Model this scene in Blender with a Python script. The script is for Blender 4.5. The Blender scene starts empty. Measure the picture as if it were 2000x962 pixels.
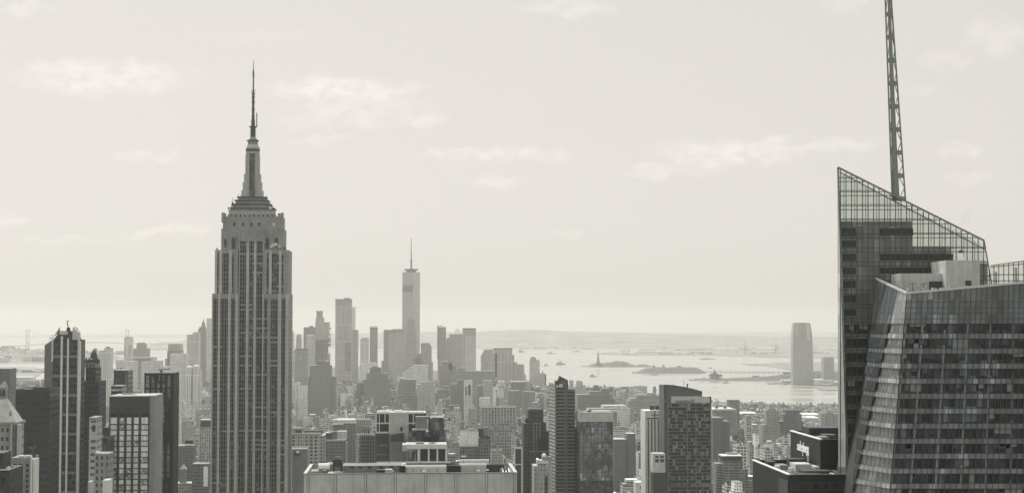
import bpy, math, random
import numpy as np
from mathutils import Vector, Matrix

S = bpy.context.scene
COL = S.collection
rnd = random.Random(7)
R = math.radians

# ------------------------------------------------------------------ camera
F_PX, CX, CY, EYE, HORIZON = 3118.0, 1000.0, 481.0, 250.0, 628.0
PITCH = math.atan((HORIZON - CY) / F_PX)
cam_d = bpy.data.cameras.new("camera"); cam = bpy.data.objects.new("camera", cam_d); COL.objects.link(cam)
cam.location = (0, 0, EYE); cam.rotation_euler = (math.pi / 2 + PITCH, 0, 0)
cam_d.sensor_fit = 'HORIZONTAL'; cam_d.sensor_width = 36.0; cam_d.lens = 36.0 * F_PX / 2000.0
cam_d.clip_start = 1.0; cam_d.clip_end = 150000.0
S.camera = cam

# ------------------------------------------------------------------ light and exposure
SUN_AZ, SUN_EL = -32.0, 52.0            # degrees to the side of the view direction, above the horizon
SKY_STRENGTH, SUN_STRENGTH = 0.117, 3.5
SKY_TINT = (1.0, 0.962, 0.900)
S.view_settings.view_transform = 'Standard'; S.view_settings.look = 'None'
S.view_settings.gamma = 1.0; S.view_settings.use_curve_mapping = False
S.view_settings.exposure = 0.0
S.render.engine = 'CYCLES'
S.cycles.use_denoising = True
S.cycles.max_bounces = 8; S.cycles.diffuse_bounces = 3; S.cycles.glossy_bounces = 3
S.cycles.transparent_max_bounces = 16; S.cycles.volume_bounces = 1
S.cycles.sample_clamp_indirect = 4.0


class NT:
    """small helper to write node trees as expressions"""
    def __init__(self, nt): self.nt = nt
    def new(self, t, **kw):
        n = self.nt.nodes.new(t)
        for k, v in kw.items(): setattr(n, k, v)
        return n
    def put(self, sock, v):
        if hasattr(v, 'links'): self.nt.links.new(v, sock)
        elif isinstance(v, (tuple, list)) and len(v) == 3 and sock.type == 'RGBA': sock.default_value = (*v, 1)
        else: sock.default_value = v
    def m(self, op, a, b=None, c=None, clamp=False):
        n = self.new('ShaderNodeMath', operation=op, use_clamp=clamp)
        for s, v in zip(n.inputs, (a, b, c)):
            if v is not None: self.put(s, v)
        return n.outputs[0]
    def v(self, op, a, b=None):
        n = self.new('ShaderNodeVectorMath', operation=op)
        self.put(n.inputs[0], a)
        if b is not None: self.put(n.inputs['Scale'] if op == 'SCALE' else n.inputs[1], b)
        return n.outputs['Value'] if op in ('LENGTH', 'DOT_PRODUCT') else n.outputs[0]
    def mix(self, f, a, b, mode='MIX'):
        n = self.new('ShaderNodeMix', data_type='RGBA', blend_type=mode)
        self.put(n.inputs[0], f); self.put(n.inputs[6], a); self.put(n.inputs[7], b)
        return n.outputs[2]
    def noise(self, vec, scale, detail=3, rough=0.55):
        n = self.new('ShaderNodeTexNoise'); self.put(n.inputs['Vector'], vec)
        n.inputs['Scale'].default_value = scale; n.inputs['Detail'].default_value = detail
        n.inputs['Roughness'].default_value = rough
        return n.outputs[0]
    def ramp(self, x, a, b, lo=0.0, hi=1.0, smooth=True):
        n = self.new('ShaderNodeMapRange', interpolation_type='SMOOTHSTEP' if smooth else 'LINEAR')
        for s, v in zip(n.inputs, (x, a, b, lo, hi)): self.put(s, v)
        return n.outputs[0]
    def xyz(self, vec):
        n = self.new('ShaderNodeSeparateXYZ'); self.put(n.inputs[0], vec); return n.outputs
    def vec(self, x, y, z):
        n = self.new('ShaderNodeCombineXYZ')
        for s, v in zip(n.inputs, (x, y, z)): self.put(s, v)
        return n.outputs[0]
    def white(self, vec):
        n = self.new('ShaderNodeTexWhiteNoise', noise_dimensions='3D'); self.put(n.inputs[0], vec); return n.outputs[0]


world = bpy.data.worlds.new("World"); S.world = world; world.use_nodes = True
def build_world():
    nt = world.node_tree; nt.nodes.clear(); k = NT(nt)
    sky = k.new('ShaderNodeTexSky', sky_type='NISHITA', sun_disc=False)
    sky.sun_elevation = R(SUN_EL); sky.sun_rotation = R(SUN_AZ)
    sky.air_density = 1.0; sky.dust_density = 2.0; sky.ozone_density = 1.0; sky.altitude = 200
    bw = k.new('ShaderNodeRGBToBW'); nt.links.new(sky.outputs[0], bw.inputs[0])
    even = k.m('POWER', k.m('MULTIPLY', bw.outputs[0], 0.11), 0.22)      # thin summer haze evens the sky out
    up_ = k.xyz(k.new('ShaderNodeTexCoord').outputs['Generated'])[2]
    lum = k.m('MULTIPLY', k.m('MULTIPLY', even, 7.35), k.ramp(up_, .22, .75, 1.0, 1.75))      # brightening added to the unseen upper sky, to light the walls
    # clouds, by direction in the sky
    gen = k.new('ShaderNodeTexCoord').outputs['Generated']
    x, y, z = k.xyz(gen)
    yy = k.m('MAXIMUM', y, 0.05)
    uv = k.vec(k.m('DIVIDE', x, yy), k.m('DIVIDE', z, yy), 0.0)
    warp = k.new('ShaderNodeTexNoise'); k.put(warp.inputs['Vector'], uv); warp.inputs['Scale'].default_value = 70; warp.inputs['Detail'].default_value = 5
    uvw = k.v('ADD', uv, k.v('MULTIPLY', k.v('SUBTRACT', warp.outputs['Color'], (0.5, 0.5, 0.5)), (0.034, 0.018, 0)))
    clouds = [(200,152,190,38,.8),(120,135,110,18,.5),(670,176,165,26,1),(690,215,150,40,.55),(840,232,40,18,.6),(600,235,90,25,.3),
              (960,302,175,17,.7),(1070,304,60,16,.5),(1420,298,150,32,.9),(1510,285,90,20,.7),(1640,283,100,18,.55),(1290,335,85,18,.55),
              (970,355,55,14,.6),(330,450,95,13,.6),(120,470,90,10,.4),(15,432,40,16,.5),(1110,14,100,20,.6),(40,18,50,16,.5),
              (1640,8,60,22,.4),(1950,75,75,50,.5),(1860,120,60,20,.4),(1885,292,45,16,.6),(1880,345,60,12,.4),(290,305,65,16,.5),
              (620,275,60,12,.35),(1110,450,45,9,.3),(500,70,140,14,.2),(1800,180,60,14,.25)]
    tot = None
    for px, py, w, h, a in clouds:
        c = ((px - CX) / F_PX, math.tan(PITCH + math.atan((CY - py) / F_PX)), 0)
        d = k.v('LENGTH', k.v('MULTIPLY', k.v('SUBTRACT', uvw, c), (F_PX / w, F_PX / h, 0)))
        e = k.ramp(d, 1.2, 0.4, 0.0, a)
        tot = e if tot is None else k.m('MAXIMUM', tot, e)
    puff = k.ramp(k.noise(k.v('MULTIPLY', uv, (1, 2.0, 0)), 70, 7), 0.33, 0.62, 0.32, 1.15)
    veil = k.ramp(k.noise(k.v('MULTIPLY', uv, (1, 3.5, 0)), 5, 4), 0.45, 0.75, 0.0, 0.012)
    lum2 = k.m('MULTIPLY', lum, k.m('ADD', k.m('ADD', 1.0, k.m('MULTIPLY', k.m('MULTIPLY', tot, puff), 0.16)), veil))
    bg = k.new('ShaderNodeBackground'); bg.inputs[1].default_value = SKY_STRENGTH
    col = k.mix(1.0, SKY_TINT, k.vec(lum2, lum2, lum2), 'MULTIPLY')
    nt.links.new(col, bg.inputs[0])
    out = k.new('ShaderNodeOutputWorld'); nt.links.new(bg.outputs[0], out.inputs[0])
build_world()

sun_d = bpy.data.lights.new("sun", 'SUN'); sun = bpy.data.objects.new("sun", sun_d); COL.objects.link(sun)
sun_d.energy = SUN_STRENGTH; sun_d.angle = R(0.5); sun_d.color = (1.0, 0.965, 0.89)
_az, _el = R(SUN_AZ), R(SUN_EL)
_to_sun = Vector((math.sin(_az) * math.cos(_el), math.cos(_az) * math.cos(_el), math.sin(_el)))
sun.rotation_euler = _to_sun.to_track_quat('Z', 'Y').to_euler()
sun.location = _to_sun * 3000

# ------------------------------------------------------------------ geometry helpers
def ray(px, py):
    v = CY - py
    return (px - CX, F_PX * math.cos(PITCH) - v * math.sin(PITCH), F_PX * math.sin(PITCH) + v * math.cos(PITCH))
def P(px, py, D):
    """the point at forward distance D seen in that direction"""
    r = ray(px, py); s = D / r[1]
    return Vector((r[0] * s, D, EYE + r[2] * s))
def ground(px, py, z=0.0):
    r = ray(px, py); s = (z - EYE) / r[2]
    return Vector((r[0] * s, r[1] * s, z))
def proj(x, y, z):
    c, s = math.cos(PITCH), math.sin(PITCH)
    d = y * c + (z - EYE) * s; up = -y * s + (z - EYE) * c
    return CX + F_PX * x / d, CY - F_PX * up / d
GRID = R(3.6)          # the street grid is turned a little against the view

class B:
    """collects shapes for ONE mesh"""
    def __init__(self): self.v, self.f, self.mi = [], [], []
    def face(self, pts, m=0):
        n = len(self.v); self.v += [tuple(p) for p in pts]; self.f.append(tuple(range(n, n + len(pts)))); self.mi.append(m)
    def hull(self, lo, hi, m=0, top=None, bottom=True):
        """walls between two rings with the same number of points (counter-clockwise from above)"""
        n = len(self.v); k = len(lo)
        self.v += [tuple(p) for p in lo] + [tuple(p) for p in hi]
        for i in range(k):
            j = (i + 1) % k
            self.f.append((n + i, n + j, n + k + j, n + k + i)); self.mi.append(m)
        self.f.append(tuple(n + k + i for i in range(k))); self.mi.append(m if top is None else top)
        if bottom: self.f.append(tuple(n + i for i in reversed(range(k)))); self.mi.append(m)
    def box(self, x0, x1, y0, y1, z0, z1, m=0, top=None):
        r = [(x0, y0), (x1, y0), (x1, y1), (x0, y1)]
        self.hull([(a, b, z0) for a, b in r], [(a, b, z1) for a, b in r], m, top)
    def prism(self, poly, z0, z1, m=0, top=None):
        self.hull([(a, b, z0) for a, b in poly], [(a, b, z1) for a, b in poly], m, top)
    def frustum(self, x0, x1, y0, y1, z0, X0, X1, Y0, Y1, z1, m=0, top=None):
        self.hull([(x0, y0, z0), (x1, y0, z0), (x1, y1, z0), (x0, y1, z0)], [(X0, Y0, z1), (X1, Y0, z1), (X1, Y1, z1), (X0, Y1, z1)], m, top)
    def cyl(self, x, y, z0, z1, r0, r1=None, n=12, m=0, top=None):
        r1 = r0 if r1 is None else r1
        a = [2 * math.pi * i / n for i in range(n)]
        self.hull([(x + r0 * math.cos(t), y + r0 * math.sin(t), z0) for t in a], [(x + r1 * math.cos(t), y + r1 * math.sin(t), z1) for t in a], m, top)
    def lathe(self, x, y, prof, n=16, m=0):
        for (r0, z0), (r1, z1) in zip(prof, prof[1:]):
            if abs(z1 - z0) > 1e-6 or True: self.cyl(x, y, z0, z1, r0, r1, n, m)
    def bar(self, p, q, w, d=None, m=0):
        """a square bar from p to q"""
        p, q = Vector(p), Vector(q); d = w if d is None else d
        t = (q - p).normalized(); up = Vector((0, 0, 1)) if abs(t.z) < 0.95 else Vector((0, 1, 0))
        s = t.cross(up).normalized() * (w / 2); u = s.cross(t).normalized() * (d / 2)
        lo = [p - s - u, p + s - u, p + s + u, p - s + u]; hi = [q - s - u, q + s - u, q + s + u, q - s + u]
        self.hull(lo, hi, m)
    def slab(self, quad, t, m=0):
        """a quad (front side visible) given thickness t backwards along its normal"""
        a, b, c, d = [Vector(p) for p in quad]
        n = (b - a).cross(d - a).normalized() * t
        self.hull([p - n for p in (a, b, c, d)], [a, b, c, d], m)
    def ball(self, x, y, z, rx, ry, rz, m=0, n=10, k=6, half=False):
        lo = 0.0 if half else -math.pi / 2
        prof = [lo + (math.pi / 2 - lo) * i / k for i in range(k + 1)]
        base = len(self.v)
        for t in prof:
            for i in range(n):
                a = 2 * math.pi * i / n
                self.v.append((x + rx * math.cos(t) * math.cos(a), y + ry * math.cos(t) * math.sin(a), z + rz * math.sin(t)))
        for j in range(k):
            for i in range(n):
                i2 = (i + 1) % n
                self.f.append((base + j * n + i, base + j * n + i2, base + (j + 1) * n + i2, base + (j + 1) * n + i)); self.mi.append(m)
    def build(self, name, mats, parent=None, loc=(0, 0, 0), yaw=0.0, smooth=False):
        me = bpy.data.meshes.new(name); me.from_pydata(self.v, [], self.f)
        for mt in (mats if isinstance(mats, (list, tuple)) else [mats]): me.materials.append(mt)
        me.polygons.foreach_set('material_index', self.mi)
        if smooth: me.polygons.foreach_set('use_smooth', [True] * len(self.f))
        if getattr(self, 'tone', None): at = me.attributes.new('tone', 'FLOAT', 'FACE'); at.data.foreach_set('value', self.tone)
        me.update()
        o = bpy.data.objects.new(name, me); COL.objects.link(o)
        o.location = loc; o.rotation_euler = (0, 0, yaw)
        if parent is not None: o.parent = parent
        return o

def tag(o, label=None, cat=None, group=None, kind=None):
    if label: o['label'] = label
    if cat: o['category'] = cat
    if group: o['group'] = group
    if kind: o['kind'] = kind
    return o
def thing(name, label, cat, loc, yaw=0.0, group=None):
    o = bpy.data.objects.new(name, None); COL.objects.link(o); o.empty_display_size = 5
    o.location = loc; o.rotation_euler = (0, 0, yaw)
    return tag(o, label, cat, group)

OCC = []        # (px0, px1, py_top, distance) of what is built by hand, so the city behind knows what shows
FOOT = []       # footprints (centre, radius) kept free of ordinary blocks
class Tower:
    """a building placed by its front edge in view: local x along the front, local y into depth, z above sea"""
    def __init__(self, name, label, pxl, pxr, D, depth=25, cat='skyscraper', yaw=GRID, pyref=800, pytop=None, group=None):
        self.D, self.yaw = D, yaw
        o = P(pxl, pyref, D); self.o = Vector((o.x, D, 0)); self.k = [pyref]
        self.root = thing(name, label, cat, self.o, yaw, group)
        self.w = self.u(pxr); self.d = depth
        OCC.append((pxl, pxr, pytop if pytop else 0, D)); self._occ = len(OCC) - 1
        c = self.o + Vector((math.cos(yaw) * self.w / 2 - math.sin(yaw) * depth / 2, math.sin(yaw) * self.w / 2 + math.cos(yaw) * depth / 2, 0))
        FOOT.append((c.x, c.y, max(self.w, depth) * 0.62 + 12))
    def u(self, px, v=0.0, py=None):
        r = ray(px, py or self.k[0]); k = r[0] / r[1]
        x0, y0 = self.o.x - math.sin(self.yaw) * v, self.D + math.cos(self.yaw) * v
        return (k * y0 - x0) / (math.cos(self.yaw) - k * math.sin(self.yaw))
    def z(self, py, v=0.0):
        r = ray(CX, py); return EYE + r[2] / r[1] * (self.D + v)
    def part(self, name, b, mats, parent=None, smooth=False):
        return b.build(name, mats, parent or self.root, smooth=smooth)

# ------------------------------------------------------------------ materials
def c3(v, warm=0.0):
    t = min(1.0, max(0.0, (v - .04) / .26)); return (v * (.80 + .16 * t), v, v * (1.07 - .105 * t))       # dark materials are cooler
def new_mat(name):
    m = bpy.data.materials.new(name); m.use_nodes = True; nt = m.node_tree; nt.nodes.clear(); k = NT(nt)
    p = k.new('ShaderNodeBsdfPrincipled'); out = k.new('ShaderNodeOutputMaterial'); nt.links.new(p.outputs[0], out.inputs[0])
    return m, k, p, out
def plain(name, v, rough=0.85, var=0.25, scale=0.12, streak=False, warm=0.0, metal=0.0):
    m, k, p, out = new_mat(name)
    co = k.new('ShaderNodeTexCoord').outputs['Object']
    n1 = k.noise(co, scale, 5); n2 = k.noise(k.v('MULTIPLY', co, (1, 1, 0.06 if streak else 1)), scale * 6, 4)
    f = k.m('ADD', k.m('MULTIPLY', n1, 0.6), k.m('MULTIPLY', n2, 0.4))
    g = k.ramp(f, 0.3, 0.7, 1 - var, 1 + var)
    k.put(p.inputs['Base Color'], k.mix(1.0, c3(v, warm), k.vec(g, g, g), 'MULTIPLY'))
    p.inputs['Roughness'].default_value = rough; p.inputs['Metallic'].default_value = metal
    return m
def facade(name, wall, win, pw=3.0, ph=3.6, fw=0.55, fh=0.5, var=0.6, blind=0.25, rough=0.88, ribs=0.0, warm=0.0, gloss=0.25, wallvar=0.18):
    """a wall with rows of windows, in the object's own axes; the tops of things are plain"""
    m, k, p, out = new_mat(name)
    co = k.new('ShaderNodeTexCoord').outputs['Object']
    geo = k.new('ShaderNodeNewGeometry')
    vt = k.new('ShaderNodeVectorTransform', vector_type='NORMAL', convert_from='WORLD', convert_to='OBJECT')
    k.put(vt.inputs[0], geo.outputs['True Normal'])
    nx, ny, nz = k.xyz(vt.outputs[0]); x, y, z = k.xyz(co)
    side = k.m('GREATER_THAN', k.m('ABSOLUTE', nx), k.m('ABSOLUTE', ny))
    u = k.m('ADD', k.m('MULTIPLY', side, y), k.m('MULTIPLY', k.m('SUBTRACT', 1.0, side), x))
    cu, cv = k.m('DIVIDE', u, pw), k.m('DIVIDE', z, ph)
    fu, fv = k.m('FRACT', k.m('ADD', cu, 500.0)), k.m('FRACT', k.m('ADD', cv, 0.0))
    inu = k.m('LESS_THAN', k.m('ABSOLUTE', k.m('SUBTRACT', fu, 0.5)), fw / 2)
    inv = k.m('LESS_THAN', k.m('ABSOLUTE', k.m('SUBTRACT', fv, 0.5)), fh / 2)
    vert = k.m('LESS_THAN', k.m('ABSOLUTE', nz), 0.5)
    mask = k.m('MULTIPLY', k.m('MULTIPLY', inu, inv), vert)
    rnd_ = k.white(k.vec(k.m('FLOOR', k.m('ADD', cu, 500.0)), k.m('FLOOR', cv), k.m('MULTIPLY', side, 7.0)))
    row = k.white(k.vec(0.0, k.m('FLOOR', cv), side))
    wv = k.m('ADD', k.ramp(rnd_, 0.0, 1.0, 1 - var, 1 + var, False), k.m('MULTIPLY', k.m('GREATER_THAN', rnd_, 1 - blind), k.m('MULTIPLY', row, wall * 0.8 / max(win, .01))))
    wcol = k.mix(1.0, c3(win), k.vec(wv, wv, wv), 'MULTIPLY')
    n1 = k.noise(k.v('MULTIPLY', co, (1, 1, 0.25)), 0.09, 4)
    tone = k.new('ShaderNodeAttribute', attribute_name='tone').outputs['Fac']
    g = k.m('MULTIPLY', k.ramp(n1, 0.3, 0.7, 1 - wallvar, 1 + wallvar), k.m('ADD', 1.0, tone))
    if ribs:
        g = k.m('MULTIPLY', g, k.ramp(k.m('ABSOLUTE', k.m('SUBTRACT', fu, 0.5)), 0.3, 0.45, 1.0 - ribs, 1.0))
    wallc = k.mix(1.0, c3(wall, warm), k.vec(g, g, g), 'MULTIPLY')
    k.put(p.inputs['Base Color'], k.mix(mask, wallc, wcol))
    k.put(p.inputs['Roughness'], k.m('SUBTRACT', rough, k.m('MULTIPLY', mask, rough - gloss)))
    return m
def panes(name, v, pw, ph, var=0.5, rough=0.12, line=0.0, spec=0.5, patch=0.0, lo=.45, hi=2.2):
    """window glass seen by day: dark, glossy, every pane a little different"""
    m, k, p, out = new_mat(name)
    co = k.new('ShaderNodeTexCoord').outputs['Object']; x, y, z = k.xyz(co)
    cu = k.m('DIVIDE', k.m('ADD', x, k.m('MULTIPLY', y, 1.0)), pw); cv = k.m('DIVIDE', z, ph)
    r = k.white(k.vec(k.m('FLOOR', cu), k.m('FLOOR', cv), 3.0))
    g = k.m('ADD', k.ramp(r, 0, 1, 1 - var, 1 + var, False), k.m('MULTIPLY', k.m('GREATER_THAN', r, 0.9), var * 2.2))
    if patch:  # soft blotches painted into the colour in place of reflections
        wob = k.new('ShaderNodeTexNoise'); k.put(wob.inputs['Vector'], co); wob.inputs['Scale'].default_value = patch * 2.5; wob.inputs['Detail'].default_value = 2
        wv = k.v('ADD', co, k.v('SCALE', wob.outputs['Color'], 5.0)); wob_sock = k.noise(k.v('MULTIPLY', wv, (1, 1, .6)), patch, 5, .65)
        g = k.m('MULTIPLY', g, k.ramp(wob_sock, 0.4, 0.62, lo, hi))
    if line:
        e = k.m('LESS_THAN', k.m('ABSOLUTE', k.m('SUBTRACT', k.m('FRACT', cu), 0.5)), 0.5 - line / 2)
        g = k.m('MULTIPLY', g, k.m('ADD', 0.35, k.m('MULTIPLY', e, 0.65)))
    k.put(p.inputs['Base Color'], k.mix(1.0, c3(v), k.vec(g, g, g), 'MULTIPLY'))
    p.inputs['Roughness'].default_value = rough; p.inputs['Specular IOR Level'].default_value = spec
    return m
M = {}
M['limestone'] = plain('limestone', 0.26, var=.2, streak=True)
M['limestone_pier'] = plain('limestone_pier', 0.42, var=.15, streak=True)
M['limestone_pale'] = plain('limestone_pale', 0.40, var=.12, streak=True)
M['concrete'] = plain('concrete', 0.48, var=.2, scale=.15, streak=True)
M['concrete_pale'] = plain('concrete_pale', 0.62, var=.1, streak=True)
M['white'] = plain('white_paint', 0.78, var=.08)
M['mid'] = plain('mid_grey_wall', 0.2, var=.2)
M['dark'] = plain('dark_wall', 0.045, var=.25, rough=.6)
M['black'] = plain('black_cladding', 0.012, var=.3, rough=.4)
M['metal'] = plain('grey_steel', 0.22, rough=.5, metal=.3, var=.15, scale=1)
M['metal_dark'] = plain('dark_steel', 0.06, rough=.55, var=.2, scale=1)
M['metal_pale'] = plain('pale_steel', 0.55, rough=.4, var=.1, scale=1)
M['roof_white'] = plain('roof_white', 0.75, var=.12, scale=.3)
M['roof_pale'] = plain('roof_pale', 0.45, var=.25, scale=.3)
M['roof_mid'] = plain('roof_mid', 0.24, var=.3, scale=.3)
M['roof_dark'] = plain('roof_dark', 0.09, var=.35, scale=.3)
M['wood'] = plain('weathered_wood', 0.1, var=.3, scale=1, streak=True)
M['far_dark'] = plain('far_dark_wall', .20, var=.15)
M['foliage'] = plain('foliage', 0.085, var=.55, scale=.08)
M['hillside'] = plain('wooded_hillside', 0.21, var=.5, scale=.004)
M['glass_dark'] = panes('glass_dark', 0.03, 1.5, 4.0)
M['fac0'] = facade('facade_pale_stone', .60, .07, 2.8, 3.6, .5, .5)
M['fac1'] = facade('facade_brick', .31, .04, 2.6, 3.2, .48, .52)
M['fac2'] = facade('facade_dark_brick', .15, .03, 2.6, 3.3, .5, .5)
M['fac3'] = facade('facade_grey_stone', .46, .05, 3.2, 3.8, .6, .55)
M['fac4'] = facade('facade_strip_windows', .46, .05, 9.0, 3.7, .96, .45)
M['fac5'] = facade('facade_ribbed', .46, .06, 2.2, 3.7, .5, .86)
M['fac6'] = facade('facade_loft', .40, .05, 4.2, 4.2, .74, .6)
M['fac7'] = facade('facade_dark_glass', .06, .035, 1.8, 3.8, .86, .7, gloss=.15)
M['fac8'] = facade('facade_white_brick', .62, .09, 3.0, 3.2, .46, .48)
M['side'] = plain('party_wall', .4, var=.25, scale=.08, streak=True)

# ------------------------------------------------------------------ the setting
def make_water():
    m, k, p, out = new_mat('harbour_water')
    geo = k.new('ShaderNodeNewGeometry'); pos = geo.outputs['Position']
    n = k.noise(k.v('MULTIPLY', pos, (1, .35, 0)), 0.012, 6)
    bump = k.new('ShaderNodeBump'); bump.inputs['Strength'].default_value = 0.08; bump.inputs['Distance'].default_value = 1.0
    k.put(bump.inputs['Height'], n); k.put(p.inputs['Normal'], bump.outputs[0])
    p.inputs['Base Color'].default_value = (.30, .30, .28, 1); p.inputs['Roughness'].default_value = 0.25
    st = k.noise(k.v('MULTIPLY', pos, (.25, 1, 0)), 0.004, 5); k.put(p.inputs['Roughness'], k.ramp(st, .35, .65, .12, .42))
    cv = k.ramp(st, .3, .7, .25, .38); k.put(p.inputs['Base Color'], k.mix(1.0, (.97, 1, .96), k.vec(cv, cv, cv), 'MULTIPLY'))
    p.inputs['IOR'].default_value = 1.33
    b = B(); b.face([(-21000, -3800, 0), (21000, -3800, 0), (21000, 46500, 0), (-21000, 46500, 0)])
    tag(b.build('water', m), kind='structure')
make_water()

def ground_mat():
    m, k, p, out = new_mat('streets_and_yards')
    geo = k.new('ShaderNodeNewGeometry'); pos = geo.outputs['Position']
    n = k.noise(pos, 0.02, 5); f = k.noise(pos, 0.15, 3)
    g = k.m('ADD', k.m('MULTIPLY', n, .6), k.m('MULTIPLY', f, .4))
    v = k.ramp(g, .35, .65, .05, .16)
    k.put(p.inputs['Base Color'], k.mix(1.0, (.97, 1, .985), k.vec(v, v, v), 'MULTIPLY')); p.inputs['Roughness'].default_value = .9
    return m
M['ground'] = ground_mat()
M['shore'] = plain('shore_land', .2, var=.45, scale=.004)

MANHATTAN = [(-500, 764), (-200, 763), (60, 760), (120, 756), (165, 750), (205, 742), (240, 735), (420, 725), (700, 716), (860, 724), (905, 735), (945, 748), (1000, 756), (1055, 764), (1120, 770), (1200, 776),
             (1300, 788), (1440, 798), (1640, 804), (2000, 812), (2400, 820)]
def land(name, px_poly, z, mat, extra=(), thick=3.0):
    b = B(); pts = [ground(x, y) for x, y in px_poly]; pts = [(p.x, p.y) for p in pts] + list(extra)
    a = sum(p[0] * q[1] - q[0] * p[1] for p, q in zip(pts, pts[1:] + pts[:1]))
    if a < 0: pts.reverse()
    b.prism(pts, -1.5, z, 0)
    return tag(b.build(name, mat), kind='structure')
MAN_XY = [ground(x, y) for x, y in MANHATTAN]
land('ground', MANHATTAN, 2.0, M['ground'], extra=[(2600, -3500), (-2600, -3500)])

def terrain(name, prof, D0, D1, D2, mat, bumps, seed, nx=160, ny=14, base=0.4):
    """a ridge: prof gives the skyline as seen, D0 the foot, D1 the crest, D2 the far foot"""
    r = random.Random(seed); b = B(); xs = np.linspace(prof[0][0], prof[-1][0], nx)
    ys = np.interp(xs, [p[0] for p in prof], [p[1] for p in prof])
    for j in range(ny + 1):
        t = j / ny
        D = D0 + (D1 - D0) * t * 1.25 if t < .8 else D1 + (D2 - D1) * (t - .8) / .2
        h = math.sin(min(1, t / .8) * math.pi / 2) ** 1.3 if t < .8 else 1 - (t - .8) / .2
        for px, py in zip(xs, ys):
            top = P(px, py, D1).z; x = (px - CX) / F_PX * D
            edge = min(1, (px - prof[0][0]) / 40.0, (prof[-1][0] - px) / 40.0)
            z = base + max(0, top * h * edge) * (1 + bumps * (r.random() - .5))
            b.v.append((x, D, z if 0 < j < ny else -1.0))
    for j in range(ny):
        for i in range(nx - 1):
            a = j * nx + i; b.f.append((a, a + 1, a + nx + 1, a + nx)); b.mi.append(0)
    return tag(b.build(name, mat), kind='structure')
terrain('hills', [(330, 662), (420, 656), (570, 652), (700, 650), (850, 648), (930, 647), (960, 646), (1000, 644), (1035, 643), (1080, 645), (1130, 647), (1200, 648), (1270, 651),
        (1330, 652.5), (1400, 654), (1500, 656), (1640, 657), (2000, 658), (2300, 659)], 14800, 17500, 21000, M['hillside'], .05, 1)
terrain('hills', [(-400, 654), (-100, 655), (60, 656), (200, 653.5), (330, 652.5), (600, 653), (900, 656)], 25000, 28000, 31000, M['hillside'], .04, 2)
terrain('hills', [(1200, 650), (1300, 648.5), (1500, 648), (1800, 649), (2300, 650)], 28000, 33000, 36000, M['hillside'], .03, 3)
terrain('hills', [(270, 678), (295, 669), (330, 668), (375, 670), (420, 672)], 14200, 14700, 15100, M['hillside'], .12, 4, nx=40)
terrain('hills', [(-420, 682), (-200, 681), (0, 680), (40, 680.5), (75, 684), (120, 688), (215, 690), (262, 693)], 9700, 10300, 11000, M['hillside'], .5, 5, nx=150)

land('shore', [(-500, 722), (-500, 739), (30, 737.5), (72, 735), (84, 727), (80, 718), (40, 716.5), (-100, 716.5)], 2.5, M['shore'])
land('shore', [(150, 727), (160, 731), (205, 729), (238, 722), (200, 718), (160, 720)], 2.5, M['shore'])
land('shore', [(1163, 690), (1200, 686.5), (1400, 683.5), (1640, 683), (2300, 682), (2300, 701), (1640, 699.5), (1500, 697.5), (1395, 693.8), (1220, 693.2), (1180, 692)], 2.5, M['shore'])
land('shore', [(1270, 680), (1640, 676), (2300, 672), (2300, 679), (1640, 680), (1400, 682), (1290, 682.5)], 2.5, M['shore'])
land('shore', [(1448, 711.2), (1500, 710), (1524, 707), (1640, 708), (2300, 708), (2300, 752), (1640, 752), (1600, 753), (1560, 751), (1530, 748.5), (1500, 750), (1497, 746), (1540, 744), (1470, 743.4), (1345, 742.6), (1345, 741), (1400, 739), (1500, 735.5),
               (1536, 729), (1556, 726), (1540, 722), (1515, 717), (1490, 713.8)], 2.5, M['shore'])
land('shore', [(1590, 756), (1640, 754), (2300, 754), (2300, 762), (1640, 762.5), (1600, 761)], 2.5, M['shore'])

def isle(name, py_base, prof, depth, mat, seed, nx=90):
    """a low wooded island: skyline as seen, its near shore at py_base"""
    r = random.Random(seed); b = B(); D = ground(CX, py_base).y; ny = 9
    xs = np.linspace(prof[0][0], prof[-1][0], nx); ys = np.interp(xs, [p[0] for p in prof], [p[1] for p in prof])
    ph = [r.random() * 9 for _ in range(6)]
    for j in range(ny + 1):
        t = j / ny; d = D + depth * t
        for i, (px, py) in enumerate(zip(xs, ys)):
            top = P(px, py, D + depth * .4).z
            h = min(1, (t * 5) if t < .2 else 1, (1 - t) * 3)
            edge = min(1, i / 3, (nx - 1 - i) / 3)
            h *= .72 + .28 * math.sin(t * 3.14)
            z = max(0.3, top * h) * (1 + .16 * (r.random() - .5)) * (1 if edge > 0 else 0)
            b.v.append(((px - CX) / F_PX * d, d, z if 0 < j < ny and edge > 0 else -1.0))
    for j in range(ny):
        for i in range(nx - 1):
            a = j * nx + i; b.f.append((a, a + 1, a + nx + 1, a + nx)); b.mi.append(0)
    return tag(b.build(name, mat), kind='structure')
isle('terrain', 716, [(1135, 714.6), (1152, 714), (1154, 711), (1165, 709), (1176, 709), (1190, 707.5), (1200, 705.2), (1215, 705.2), (1222, 707), (1230, 710), (1238, 713), (1243, 713), (1250, 711), (1260, 711.2), (1266, 713.4), (1274, 714.5)], 260, M['foliage'], 11)
isle('terrain', 729, [(1232, 727.4), (1243, 727), (1250, 723), (1262, 718.5), (1285, 717), (1300, 717.5), (1330, 717), (1358, 717.5), (1366, 721), (1374, 725.5), (1378, 727)], 330, M['foliage'], 12)
isle('terrain', 743.2, [(1343, 741.6), (1380, 741), (1420, 739), (1470, 737), (1500, 734.5), (1530, 731), (1560, 727), (1640, 725), (1700, 725)], 260, M['foliage'], 13)

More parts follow.
